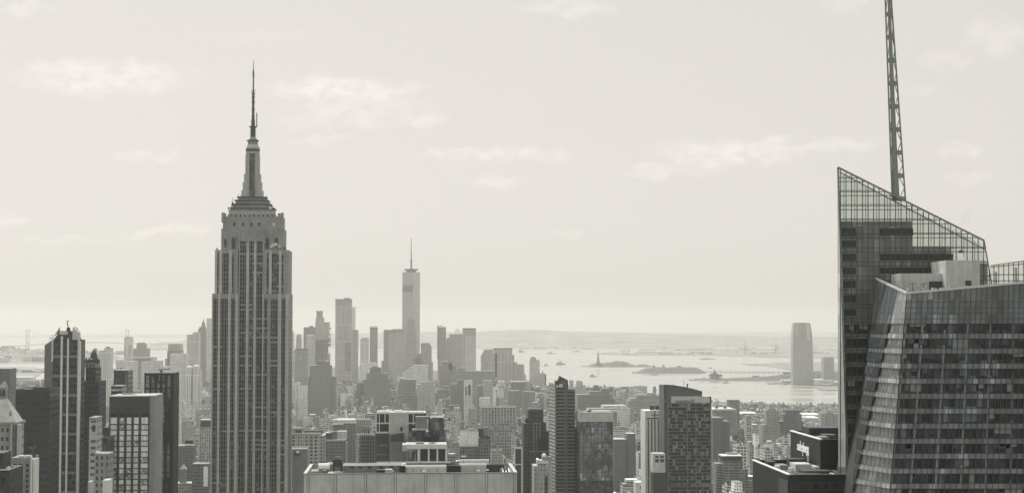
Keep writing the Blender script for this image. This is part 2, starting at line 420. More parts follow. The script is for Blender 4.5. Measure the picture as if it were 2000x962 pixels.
# ------------------------------------------------------------------ the air
def make_haze():
    b = B(); b.box(-22000, 22000, -3900, 47000, -3.0, 480.0)
    m = bpy.data.materials.new('haze_air'); m.use_nodes = True; nt = m.node_tree; nt.nodes.clear()
    v = nt.nodes.new('ShaderNodeVolumePrincipled'); out = nt.nodes.new('ShaderNodeOutputMaterial')
    v.inputs['Color'].default_value = HAZE_COLOR; v.inputs['Density'].default_value = HAZE_DENSITY; v.inputs['Anisotropy'].default_value = HAZE_ANISO
    nt.links.new(v.outputs[0], out.inputs['Volume'])
    o = b.build('haze', m); tag(o, 'pale summer haze hanging over the city', 'haze', kind='stuff')
HAZE_COLOR, HAZE_DENSITY, HAZE_ANISO = (.80, .795, .77, 1), 0.5e-4, 0.35
make_haze()

# ------------------------------------------------------------------ the tall art deco tower with the mast
def art_deco_tower():
    t = Tower('art_deco_skyscraper', 'tallest stone art deco skyscraper with stepped crown and needle antenna', 412, 562.5, 1270, 42, pytop=420)
    u, z, W = t.u, t.z, t.w
    # the bays: windows and metal spandrels run up in dark strips between stone piers
    m, k, p, out = new_mat('window_bay')
    co = k.new('ShaderNodeTexCoord').outputs['Object']; x, y, zz = k.xyz(co)
    s = k.m('ADD', x, y)
    fv = k.m('FRACT', k.m('DIVIDE', zz, 3.7)); win = k.m('GREATER_THAN', fv, 0.42)
    fu = k.m('FRACT', k.m('DIVIDE', s, 2.0)); mul = k.m('LESS_THAN', fu, 0.27)
    r1 = k.white(k.vec(k.m('FLOOR', k.m('DIVIDE', s, 2.0)), k.m('FLOOR', k.m('DIVIDE', zz, 3.7)), 1.0))
    r2 = k.white(k.vec(k.m('FLOOR', k.m('DIVIDE', s, 9.0)), k.m('FLOOR', k.m('DIVIDE', zz, 3.7)), 5.0))
    wv = k.m('ADD', k.ramp(r1, 0, 1, .004, .022, False), k.m('MULTIPLY', k.m('GREATER_THAN', r1, .93), .12))
    sp = k.m('ADD', k.ramp(r2, .0, 1, .04, .13, False), k.m('MULTIPLY', k.m('GREATER_THAN', r2, .86), .16))
    v = k.m('ADD', k.m('MULTIPLY', win, wv), k.m('MULTIPLY', k.m('SUBTRACT', 1.0, win), sp))
    v = k.m('ADD', k.m('MULTIPLY', v, k.m('SUBTRACT', 1.0, mul)), k.m('MULTIPLY', mul, .19))
    k.put(p.inputs['Base Color'], k.mix(1.0, (.95, 1, 1), k.vec(v, v, v), 'MULTIPLY')); p.inputs['Roughness'].default_value = .35; p.inputs['Specular IOR Level'].default_value = .2
    bay = m
    stone = M['limestone']
    wall = B(); tiers = []
    def tier(x0, x1, y0, y1, zt, zb, v0, v1, strips, top_strip):
        """stone block whose front is cut into piers by the strips"""
        xs = [x0] + [c for s_ in strips for c in s_] + [x1]
        for i in range(0, len(xs), 2):                                  # piers
            if xs[i + 1] - xs[i] > .05:
                    if xs[i + 1] - xs[i] < 2.6 and len(strips) > 1: b = B(); b.box(xs[i], xs[i + 1], v0 - .12, v0 + 1.3, zb, zt - .1); t.part('pier', b, M['limestone_pier'])
                    else: wall.box(xs[i], xs[i + 1], v0, v0 + 1.3, zb, zt)
        for a, c in strips: wall.box(a, c, v0, v0 + 1.3, top_strip, zt)  # stone above the strip
        wall.box(x0, x1, v0 + 1.3, v1, zb, zt)
        for a, c in strips:
            b = B(); b.box(a + .02, c - .02, v0 + .55, v0 + 1.28, zb, top_strip - .02); t.part('window_bay', b, bay)
    U2 = lambda px: u(px, 0, 530); U3 = lambda px: u(px, 6.5, 466); L = lambda lst: [(u(a), u(b)) for a, b in lst]; L2 = lambda lst: [(U2(a), U2(b)) for a, b in lst]
    low = L([(414.5, 424), (428.7, 443.7), (449, 458)]); lowr = L([(513.5, 521), (527.5, 541.7), (548, 556.5)])
    z573, z487, z445, z422 = z(573), z(487), z(445), z(421)
    tier(u(412), u(463), 0, 0, z573, 1.5, 0, 10, low, z(583))
    tier(u(511.5), W, 0, 0, z573, 1.5, 0, 10, lowr, z(583))
    tier(u(463), u(511.5), 0, 0, z(462), 1.5, 4.5, 10, L([(464.5, 477.5), (483, 492.5), (497.5, 510)]), z(470))
    tier(U2(418.5), U2(463.5), 0, 0, z487, z573, 3.2, 10, L2([(423, 427), (433, 446), (452, 456.5)]), z(494))
    tier(U2(512), U2(563), 0, 0, z487, z573, 3.2, 10, L2([(520, 524.5), (530, 543.8), (549, 552.8)]), z(494))
    wall.box(u(412), W, 10, t.d, 1.5, z573 - .05); wall.box(U2(418.5), U2(563), 10, t.d - 3, z573 - .05, z487 - .05)
    # upper shaft between the shoulders
    wall.box(U3(432), u(463), 6.5, t.d - 7, z487 - .05, z445); wall.box(u(511.5), U3(554), 6.5, t.d - 7, z487 - .05, z445)
    wall.box(u(463), u(511.5), 5.0, t.d - 7, z(462), z445); wall.box(U3(435), U3(551), 7.0, t.d - 8, z445, z422)
    for px in (462.8, 479.5, 494.5, 511.5):                              # ornament above the bays
        wall.box(u(px - 2.2), u(px + 2.2), 4.2, 5.1, z(474), z(452))
    for i in range(13):                                                  # toothed parapet
        a = U3(435) + (U3(551) - U3(435)) * i / 13
        wall.box(a, a + 2.3, 6.8, 8.6, z422 - 1, z422 + (1.6 if i % 3 else 2.6))
    for px in (434.8, 551): wall.box(U3(px) - 1, U3(px) + 1, 6.4, 9, z422 - 5, z422 + 3)
    side = B()                                                            # bays on the flank towards the west
    t.part('wall', wall, stone)
    for y0, y1 in ((3, 9), (12, 18), (21, 27), (30, 36)):
        b = B(); b.box(W - .1, W + .12, y0, y1, 1.5, z(585)); t.part('window_bay', b, bay)
    for px0, px1, a, c in ((452.5, 460, 463, 485), (519, 526, 463, 485), (536.5, 543, 463, 480), (438, 443, 466, 482)):
        b = B(); b.box(U3(px0), U3(px1), 6.35, 6.48, z(c), z(a)); t.part('window', b, M['glass_dark'])
    for px in (457.5, 474.5, 490.5, 505.5, 534.5):
        b = B(); b.box(U3(px - 2.3), U3(px + 2.3), 6.85, 6.98, z(440), z(433)); t.part('window', b, M['metal_pale'] if px > 530 else M['glass_dark'])
    # stepped crown
    cy = 21.0; cx = u(493, cy, 405); s = .4073 * 1.0165; z = lambda py: t.z(py, 21.0)
    crown = B(); trim = B()
    for hw, a, c in ((43, 421, 409), (36, 409, 401), (31, 401, 393.5), (26.5, 393.5, 387)):
        h = hw * s; crown.box(cx - h, cx + h, cy - h * .62, cy + h * .62, z(a) - .3, z(c))
        trim.box(cx - h - .8, cx + h + .8, cy - h * .62 - .8, cy + h * .62 + .8, z(c) + .02, z(c) + 1.0); trim.box(cx - h - .1, cx + h + .1, cy - h * .62 - .1, cy + h * .62 + .1, z(a) + .1, z(a) + .9)
    cr = t.part('crown', crown, M['limestone']); t.part('ledge', trim, M['metal_dark'], cr)
    rail = B(); h = 43 * s
    for i in range(30):
        x0 = cx - h + 2 * h * i / 30; rail.box(x0 + .1, x0 + .75, cy - h * .62 - .35, cy - h * .62 - .15, z(421), z(414.5))
    t.part('railing', rail, M['metal_pale'], cr)
    # the mast: shaft, wings, window strip, drums, antenna
    mx = u(493.6, cy, 330); shaft = B(); s13 = 13 * s
    shaft.cyl(mx, cy, z(387), z(300), s13 * .93, s13 * .93, 20)
    shaft.cyl(mx, cy, z(300), z(288), s13 * 1.04, s13 * 1.04, 20); shaft.cyl(mx, cy, z(288), z(282), s13 * 1.0, s13 * .8, 20)
    sh = t.part('mast', shaft, M['limestone_pale'])
    wings = B()
    for sx in (-1, 1):
        for hw, a, c in ((20.8, 387, 372), (18.3, 372, 356), (16, 356, 340), (13.6, 340, 302)):
            h = hw * s; xa, xb = sorted((mx + sx * 5.5 * s, mx + sx * h)); wings.box(xa, xb, cy - h * .55, cy + h * .55, z(a), z(c))
    t.part('wing', wings, M['limestone_pale'], sh)
    strip = B(); strip.box(mx - 5.3 * s, mx + 5.3 * s, cy - s13 * 1.12, cy - s13 * .5, z(391), z(300.5))
    t.part('window_strip', strip, panes('mast_windows', .05, 1.1, 2.2, .5), sh)
    for ya, yb, rr, nn in ((296, 291, s13 * 1.06, 20), (275.6, 273.4, 11.8 * s, 20), (247.8, 246.4, 8 * s, 12)):
        dark = B(); dark.cyl(mx, cy, z(ya), z(yb), rr, rr, nn); t.part('gallery', dark, M['metal_dark'], sh)
    drum = B(); drum.cyl(mx, cy, z(282), z(275.6), 9.8 * s, 9.8 * s, 16); drum.cyl(mx, cy, z(273.4), z(267), 9 * s, 5.2 * s, 16)
    t.part('drum', drum, M['metal'], sh)
    an = B(); an.cyl(mx, cy, z(267), z(247), 4.6 * s, 4.6 * s, 10)
    for i in range(5): an.cyl(mx, cy, z(265.5 - i * 4), z(264 - i * 4), 5.9 * s, 5.9 * s, 10)
    an.cyl(mx, cy, z(247), z(232), 4.0 * s, 3.6 * s, 8); an.cyl(mx, cy, z(232), z(180), 2.6 * s, 2.3 * s, 8)
    for yy in (228, 214, 200, 190): an.cyl(mx, cy, z(yy), z(yy - 1.6), 3.8 * s, 3.8 * s, 8)
    for yy in (178, 183): an.box(mx - 4.6 * s, mx + 4.6 * s, cy - .4, cy + .4, z(yy), z(yy - 1.2))
    an.cyl(mx, cy, z(180), z(150), 1.6 * s, 1.2 * s, 8); an.cyl(mx, cy, z(150), z(137), 1.9 * s, 1.5 * s, 8); an.cyl(mx, cy, z(137), z(117), .9 * s, .35 * s, 6)
    an.bar((mx + 7.2 * s, cy, z(248)), (mx + 7.2 * s, cy, z(220)), .75)
    t.part('antenna', an, M['metal_dark'])
    r = random.Random(3)
    for px, py, h in [(441, 487, 7), (447, 486, 9), (535, 487, 10), (541, 486, 8), (546, 487, 12), (552, 487, 7), (556, 487, 10), (452, 408, 9), (454, 402, 16), (466, 400, 22), (470, 392, 12), (516, 396, 12), (521, 400, 20), (527, 406, 12), (532, 410, 9), (437, 421, 5), (424, 487, 5)]:
        b = B(); yv = 8 if py > 440 else 15; x0 = u(px, yv, py); z = (lambda q: t.z(q, yv))
        b.cyl(x0, yv, z(py) - .5, z(py - h), .28, .16, 6); b.cyl(x0, yv, z(py), z(py - h * .45), .7, .7, 6)
        t.part('aerial', b, M['metal_dark'])
    for px, py, rr in [(533, 479, 1.6), (539, 477, 1.5), (546, 481, 1.2), (529, 482, 1.1), (528, 406, 1.3), (448, 409, 1.2)]:
        b = B(); xd = u(px, 5.2, py); zd = t.z(py, 5.2); b.ball(xd, 5.2, zd, rr, .6, rr); b.bar((xd, 5.4, zd), (xd, 6.6, zd - 1), .4); t.part('dish', b, M['metal_pale'])
art_deco_tower()

# ------------------------------------------------------------------ the faceted glass tower with the spire
def lerp(a, b, t): return Vector(a).lerp(Vector(b), t)
def at_z(edge, z):
    a, b = edge; return lerp(a, b, (z - a.z) / (b.z - a.z))
BLIND = [plain('drawn_blind', .1, var=.2), plain('drawn_blind_grey', .06, var=.2), plain('drawn_blind_pale', .22, var=.2)]
def faceted_tower():
    root = thing('faceted_glass_tower', 'faceted glass tower with slanted glass screens beside a lattice spire', 'skyscraper', (130, 450, 0))
    def part(name, b, mats, parent=None):
        b.v = [(x - 130, y - 450, z) for x, y, z in b.v]; return b.build(name, mats, parent or root)
    OCC.append((1636, 2100, 330, 450)); FOOT.append((140, 480, 90))
    span_m = panes('spandrel_panel', .16, 1.5, 4.2, .35, .3, patch=.03, lo=.75, hi=1.3); span_b = panes('painted_lit_spandrel', .29, 1.5, 4.2, .25, .3)  # the bright copy has its facet's light painted into the colour
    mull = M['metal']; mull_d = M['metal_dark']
    win_m = panes('office_window', .018, 1.5, 4.2, .9, .2, spec=.3, patch=.035, lo=.5, hi=3.2); win_b = panes('painted_reflection_window', .21, 1.5, 8.4, .25, .25)  # the pale window copy has reflected sky painted into its colour
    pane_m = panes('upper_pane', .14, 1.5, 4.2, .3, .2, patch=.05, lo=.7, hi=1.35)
    z0 = 1.5
    def edge(top, bot, Dt, Db):
        a, b = P(*top, Dt), P(*bot, Db); d = (a - b) / (a.z - b.z)        # carried down to the ground
        return (Vector(b - d * (b.z - z0)), Vector(a))
    e0 = edge((1712, 546), (1664, 962), 476, 458); e1 = edge((1753, 566), (1667, 962), 451, 455); e2 = edge((1771, 574), (1738, 962), 440, 440)
    e3 = edge((2075, 546.5), (2080, 962), 440, 440)
    zrow = lambda py: P(CX, py, 440).z
    rows = [(zrow(650.5 + 29.25 * i), zrow(631.5 + 29.25 * i)) for i in range(13)]     # window rows going down
    def facet(ea, eb, wm, sm, cols, wide, um=None):
        ztop = min(ea[1].z, eb[1].z)
        n = (eb[0] - ea[0]).cross(ea[1] - ea[0]).normalized()
        def q(za, zb, off=0.0):
            return [at_z(ea, za) + n * off, at_z(eb, za) + n * off, at_z(eb, zb) + n * off, at_z(ea, zb) + n * off]
        last = None
        b = B(); b.slab([at_z(ea, rows[0][1]), at_z(eb, rows[0][1]), eb[1], ea[1]], 1.0); part('upper_panel', b, um or pane_m)
        for i, (za, zb) in enumerate(rows):
            b = B(); b.slab(q(za, zb, -.35), .5); part('window_band', b, wm)
            nz = rows[i + 1][1] if i + 1 < len(rows) else za - 1.5
            b = B(); b.slab(q(nz, za, 0), 1.0); part('spandrel', b, sm)
            if wide:                                                     # the pillars standing behind the glass
                for j in range(wide):
                    b = B(); f = (j + .82) / wide; a = lerp(at_z(ea, za), at_z(eb, za), f); c = lerp(at_z(ea, zb), at_z(eb, zb), f)
                    if random.Random(i * 31 + j).random() < .2: c = lerp(a, c, .35)
                    b.bar(a - n * .22, c - n * .22, .55, .2); part('column', b, M['mid'])
        if wide:                                                          # some blinds drawn down behind the glass
            rb_ = random.Random(77)
            for _ in range(60):
                i = rb_.randrange(12); za, zb = rows[i]; f0 = rb_.randrange(cols - 1) / cols; f1 = f0 + rb_.choice([1, 1, 2, 3]) / cols; zl = zb - (zb - za) * rb_.choice([.3, .5, .5, .8, 1.0]) + .02
                b = B(); b.slab([lerp(at_z(ea, zl), at_z(eb, zl), f0 + .003) - n * .16, lerp(at_z(ea, zl), at_z(eb, zl), f1 - .003) - n * .16, lerp(at_z(ea, zb), at_z(eb, zb), f1 - .003) - n * .16, lerp(at_z(ea, zb), at_z(eb, zb), f0 + .003) - n * .16], .06)
                part('window_blind', b, BLIND[rb_.randrange(3)])
        b = B(); b.slab(q(z0, rows[-1][0] - 1.5, -.1), .8); part('lower_wall', b, wm)
        b = B()
        for j in range(cols + 1):                                         # mullions
            f = j / cols; b.bar(lerp(ea[0], eb[0], f), lerp(ea[1], eb[1], f), .14, .22)
        for i, (za, zb) in enumerate(rows):
            for zz in (za, zb): b.bar(at_z(ea, zz) + n * .05, at_z(eb, zz) + n * .05, .12, .12)
        for py in (622, 611, 600, 589):
            zz = zrow(py)
            if zz < ztop: b.bar(at_z(ea, zz) + n * .05, at_z(eb, zz) + n * .05, .16, .12)
        part('mullion', b, mull if sm is span_b else mull_d)
    facet(e0, e1, panes('shaded_window', .03, 1.5, 4.2, .5, .5, spec=.1), panes('shaded_spandrel', .12, 1.5, 4.2, .2, .6, spec=.15), 5, 0, panes('shaded_pane', .10, 1.5, 4.2, .25, .5, spec=.15)); facet(e1, e2, win_b, span_b, 7, 0, panes('bright_pane', .25, 1.5, 4.2, .2, .3)); facet(e2, e3, win_m, span_m, 29, 7)  # dark and pale reflections of the two narrow facets painted into their colours
    rim = B()
    for a, c in ((e0, e1), (e1, e2), (e2, e3)): rim.bar(a[1] + Vector((0, 0, .3)), c[1] + Vector((0, 0, .3)), .5, .6)
    part('roof_rim', rim, M['metal_pale'])
    # body behind the facets and the roof deck
    inset = lambda e, zz: at_z(e, zz) + Vector((1.0, 1.6, 0))
    body = B(); zt = e2[1].z - 2.0
    def ring(zz):
        return [inset(e2, zz), Vector((e3[0].x, e3[0].y + 1.6, zz)), Vector((e3[0].x, 495, zz)), Vector((at_z(e0, zz).x + 2.5, 495, zz)), at_z(e1, zz) + Vector((1.6, 1.6, 0))]
    lv = [z0 + (zt - z0) * i / 24 for i in range(25)]
    for a_, c_ in zip(lv, lv[1:]): body.hull(ring(a_), ring(c_), 0, 1)
    part('body', body, [M['dark'], M['roof_dark']])
    def roofbox(name, x0, x1, y0, y1, D, dep, mt, parent=None):
        a, b_ = P(x0, y1, D), P(x1, y0, D); b = B(); b.box(a.x, b_.x, D, D + dep, min(a.z, zt), b_.z); return part(name, b, mt, parent)
    m1 = roofbox('plant_room', 1760, 1850, 533.5, 575, 462, 12, M['concrete']); m2 = roofbox('plant_room', 1848, 1913.5, 508, 575, 458, 16, M['concrete'])
    roofbox('louvre', 1815, 1846, 549, 562, 461.8, .15, M['dark'], m1); roofbox('louvre', 1886, 1897, 547.5, 556.5, 457.8, .15, M['dark'], m2)
    roofbox('roof_kerb', 1855, 2060, 557.5, 566, 452, 1.0, M['roof_pale'])
    for px in (1773, 1790, 1803, 1822, 1838):
        roofbox('roof_unit', px, px + 8, 561.5, 566, 455, 2, M['roof_pale'])
    for px in (1783, 1804):
        a = P(px, 567, 456); b = B(); b.cyl(a.x, a.y, zt, P(px, 552, 456).z, .15, .1, 6); b.bar((a.x - .9, a.y, P(px, 554, 456).z), (a.x + .9, a.y, P(px, 552.5, 456).z), .14)
        part('roof_mast', b, M['metal_dark'])
    a = P(1877, 508, 464); b = B(); zz = lambda py: P(CX, py, 464).z
    b.lathe(a.x, a.y, [(.85, zz(509)), (.85, zz(500)), (.55, zz(496)), (.35, zz(493))], 12); st = part('vent_stack', b, M['white'])
    b = B(); b.lathe(a.x, a.y, [(.5, zz(493)), (.75, zz(492)), (.7, zz(489.5)), (.2, zz(488))], 12); part('stack_cap', b, M['black'], st)
    # the tall rear volume: opaque core behind, glass screen in front
    D = 480
    core = B()
    def cbox(x0, x1, py, d0=1.5, dep=12, cut=0.0):
        a, c = P(x0, 800, D), P(x1, 800, D); core.prism([(a.x, D + d0), (c.x, D + d0), (c.x, D + d0 + dep), (a.x + cut, D + d0 + dep)], z0, P(CX, py, D).z)
    pa, pb, pc = P(1659, 962, D), P(1641.8, 431, D), P(1787, 800, D); zc = pb.z; g_ = (pa - pb) / (pa.z - pb.z); pl = pb + g_ * (z0 - pb.z)
    core.hull([(pl.x, D + 1.5, z0), (pc.x, D + 1.5, z0), (pc.x, D + 15, z0), (pl.x + 5, D + 15, z0)], [(pb.x, D + 1.5, zc), (pc.x, D + 1.5, zc), (pc.x, D + 15, zc), (pb.x + 5, D + 15, zc)]); cbox(1787, 1865, 480, 1.55, 14); cbox(1865, 1936, 513, 1.6, 14)
    co = part('core', core, panes('core_wall', .34, 1.55, 4.1, .22, .35, spec=.3))
    def band(x0, x1, y0, y1, mt=M['black'], d=1.42):
        a, c = P(x0, y1, D), P(x1, y0, D); b = B(); b.box(a.x, c.x, D + d, D + d + .06, a.z, c.z); part('window_band', b, mt, co)
    for i, (ya, yb) in enumerate([(445, 460), (469, 482), (495, 509), (522, 535), (548, 562), (576, 590), (604, 616)]):
        band(1645.5, 1673.5, ya, yb, M['dark'])
        if i in (0, 2, 3): band(1721, (1786, 0, 1864, 1838)[i], ya, yb - 1, M['dark'])
    for i in range(12):
        ya = 633.5 + 27.6 * i; band(1650 + i * .9, 1706, ya, ya + 17.5)
    for x0, x1, y0, y1 in ((1661, 1664, 635, 643), (1664, 1669, 635, 646), (1681, 1688, 635, 642), (1689, 1697, 635, 643), (1658, 1671, 744, 754)):
        band(x0, x1, y0, y1, M['metal_pale'], 1.36)
    g, k, p, out = new_mat('screen_glass')
    tr = k.new('ShaderNodeBsdfTransparent'); mx = k.new('ShaderNodeMixShader'); tr.inputs[0].default_value = (.95, .965, .945, 1)
    p.inputs['Base Color'].default_value = (.10, .11, .11, 1); p.inputs['Roughness'].default_value = .15
    mx.inputs[0].default_value = .08; k.nt.links.new(tr.outputs[0], mx.inputs[1]); k.nt.links.new(p.outputs[0], mx.inputs[2]); k.nt.links.new(mx.outputs[0], out.inputs[0])
    ztop = lambda px: 327 + (px - 1636) * (470 - 327) / (1922 - 1636)
    outline = [(1656, 962), (1939, 962), (1937, 557), (1922, 470), (1636, 327)]
    b = B(); pts = [P(x, y, D) for x, y in outline]
    d = (pts[4] - pts[0]); lowl = pts[0] - d * ((pts[0].z - z0) / d.z); lowr = Vector((pts[1].x, D, z0))
    b.face([lowl, lowr, pts[2], pts[3], pts[4]]); b.face([p_ + Vector((0, .12, 0)) for p_ in reversed([lowl, lowr, pts[2], pts[3], pts[4]])])
    scr = part('glass_screen', b, g)
    # the back wall of the open crown: a second gridded glass sheet
    Db = D + 15.5; o3 = [(1640, 640), (1934, 640), (1930, 562), (1916, 476), (1642, 339)]
    b = B(); p3 = [P(x, y, Db) for x, y in o3]; b.face(p3); b.face([p_ + Vector((0, .12, 0)) for p_ in reversed(p3)]); s3 = part('rear_screen', b, g)
    b = B(); x = 1648.0
    while x < 1930:
        b.bar(P(x, 640, Db) + Vector((0, -.1, 0)), P(x, 339 + (x - 1642) * .5 if x < 1916 else 476 + (x - 1916) * 6, Db) + Vector((0, -.1, 0)), .16, .2); x += 21.3
    for y in (372, 399, 427, 455, 482, 510, 538): b.bar(P(1641, y, Db) + Vector((0, -.12, 0)), P(min(1642 + (y - 339) * 2, 1926), y, Db) + Vector((0, -.12, 0)), .3, .2)
    part('mullion', b, M['metal'], s3)
    # left sliver facet, its sky reflection painted in as a pale colour
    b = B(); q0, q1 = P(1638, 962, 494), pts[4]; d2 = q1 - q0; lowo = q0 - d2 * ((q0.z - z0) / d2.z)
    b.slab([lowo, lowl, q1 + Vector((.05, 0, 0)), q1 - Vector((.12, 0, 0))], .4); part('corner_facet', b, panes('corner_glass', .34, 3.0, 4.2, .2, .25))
    bars = B(); up = Vector((0, -.1, 0))
    x = 1636 + 5.5
    while x < 1937:
        yt = ztop(x) if x < 1922 else 470 + (x - 1922) * 87 / 15
        bars.bar(P(x, 962, D) + up, P(x, yt, D) + up, .22, .25); x += 10.75
    y = 347.0; i = 0
    while y < 962:
        xl = 1636 + (y - 327) / 635 * 20; xr = min(1636 + (y - 327) * 286 / 143, 1922) if y < 470 else min(1922 + (y - 470) * 15 / 87, 1938)
        if xr > xl + 4: bars.bar(P(xl, y, D) + up * 1.1, P(xr, y, D) + up * 1.1, .26 if i % 2 == 0 else .16, .2)
        y += 7.6 if i % 2 == 0 else 19.8; i += 1
    part('mullion', bars, M['metal_dark'], scr)
    rim = B(); rim.bar(P(1636, 326.5, D) + up * 2, P(1922, 469.5, D) + up * 2, .45, .5); rim.bar(P(1922, 470, D), P(1938, 560, D), .3, .4); rim.bar(P(1636, 327, D), P(1656, 962, D), .3, .4)
    part('screen_rim', rim, M['metal'], scr)
    br = B(); br.bar(P(1640, 336, D + 4), P(1925, 488, D + 4), .3, .3)
    for x in range(1660, 1930, 24): br.bar(P(x, ztop(x) + 3, D + .3), P(x, ztop(x) + 12, D + 4), .16)
    part('bracing', br, M['metal'], scr)
    # the far screen at the side
    D2 = 505; b = B(); o2 = [(1932, 575), (2080, 575), (2080, 498), (1934, 518.5)]
    pts2 = [P(x, y, D2) for x, y in o2]; b.face(pts2); b.face([p_ + Vector((0, .12, 0)) for p_ in reversed(pts2)]); s2 = part('glass_screen', b, g)
    bars = B(); x = 1941.0
    while x < 2080: bars.bar(P(x, 575, D2) + up, P(x, 518.5 - (x - 1934) * 20.5 / 146, D2) + up, .19, .25); x += 9.6
    for y0, y1 in ((518.5, 498), (521.5, 507), (536, 536), (548, 548), (556, 556)): bars.bar(P(1934, y0, D2) + up, P(2080, y1, D2) + up, .22, .25)
    part('mullion', bars, M['metal_dark'], s2)
    b = B(); b.box(P(1938, 0, 520).x, P(2080, 0, 520).x, 520, 530, z0, P(CX, 560, 520).z); b.box(P(1936.5, 0, 520).x, P(1940, 0, 520).x, 520, 522, z0, P(CX, 530, 520).z); b.box(P(1975, 0, 520).x, P(1979, 0, 520).x, 520, 522, z0, P(CX, 522, 520).z)
    part('core', b, M['roof_pale'])
    # the spire
    Ds = 482; sp = B(); top = -120.0
    line = lambda y, a, ya, c, yc: a + (c - a) * (y - ya) / (yc - ya)
    xl = lambda y: line(y, 1729, 0, 1742.5, 385); xr = lambda y: line(y, 1740.8, 0, 1768.5, 392)
    pl = lambda y: line(y, 1733.4, 0, 1743.6, 370); pr = lambda y: line(y, 1739.2, 0, 1755.5, 370)
    fr = [P(pl(384), 384, Ds), P(pr(384), 384, Ds)]; w0 = (fr[1] - fr[0]).length; ft = [P(pl(top), top, Ds), P(max(pr(top), pl(top) + 2), top, Ds)]; w1 = (ft[1] - ft[0]).length
    c0, c1 = (fr[0] + fr[1]) / 2, (ft[0] + ft[1]) / 2
    ring = lambda c, r: [(c.x + r * math.cos(i * math.pi / 6), c.y + r * math.sin(i * math.pi / 6), c.z) for i in range(12)]
    sp.hull(ring(c0, w0 / 2), ring(c1, w1 / 2)); pole = part('spire_pole', sp, M['metal'])
    tr_ = B()
    for xf, dd in ((xl, 0), (xr, 0), (lambda y: (xl(y) + xr(y)) / 2, 4.0)):
        sc = lambda y: dd * max(.2, (xr(y) - xl(y)) / 26)
        tr_.bar(P(xf(392), 392, Ds + sc(392)), P(xf(top), top, Ds + sc(top)), .42)
    y = 388.0; up_ = True
    while y > top + 45:
        for a_, c_ in ((xl(y), xr(y)),): tr_.bar(P(a_ - .6, y, Ds), P(c_ + .6, y, Ds), .55, 1.4)
        tr_.bar(P(pr(y), y, Ds), P(xr(y - 22), y - 22, Ds), .2); tr_.bar(P(xr(y - 22), y - 22, Ds), P(pr(y - 45), y - 45, Ds), .2)
        tr_.bar(P(xl(y), y, Ds), P((xl(y - 45) + xr(y - 45)) / 2, y - 45, Ds + 3), .2)
        y -= 45
    part('spire_lattice', tr_, M['metal'], pole)
faceted_tower()

# ------------------------------------------------------------------ towers near at hand
def one(t, name, mt, *boxes, parent=None, top=None):
    """one part made of boxes given as pixels (px0, px1, py_top, py_bottom or None) and depth (v0, v1)"""
    b = B()
    for x0, x1, ya, yb, v0, v1 in boxes:
        b.box(t.u(x0, v0), t.u(x1, v0), v0, v1, 1.5 if yb is None else t.z(yb, v0), t.z(ya, v0), 0, 0 if top is None else 1)
    return t.part(name, b, [mt] if top is None else [mt, top], parent)
def parapet(t, x0, x1, y0, y1, z, h, w, mt, parent=None):
    b = B(); b.box(x0, x1, y0, y0 + w, z, z + h); b.box(x0, x1, y1 - w, y1, z, z + h)
    b.box(x0, x0 + w, y0 + w, y1 - w, z, z + h); b.box(x1 - w, x1, y0 + w, y1 - w, z, z + h)
    return t.part('parapet', b, mt, parent)

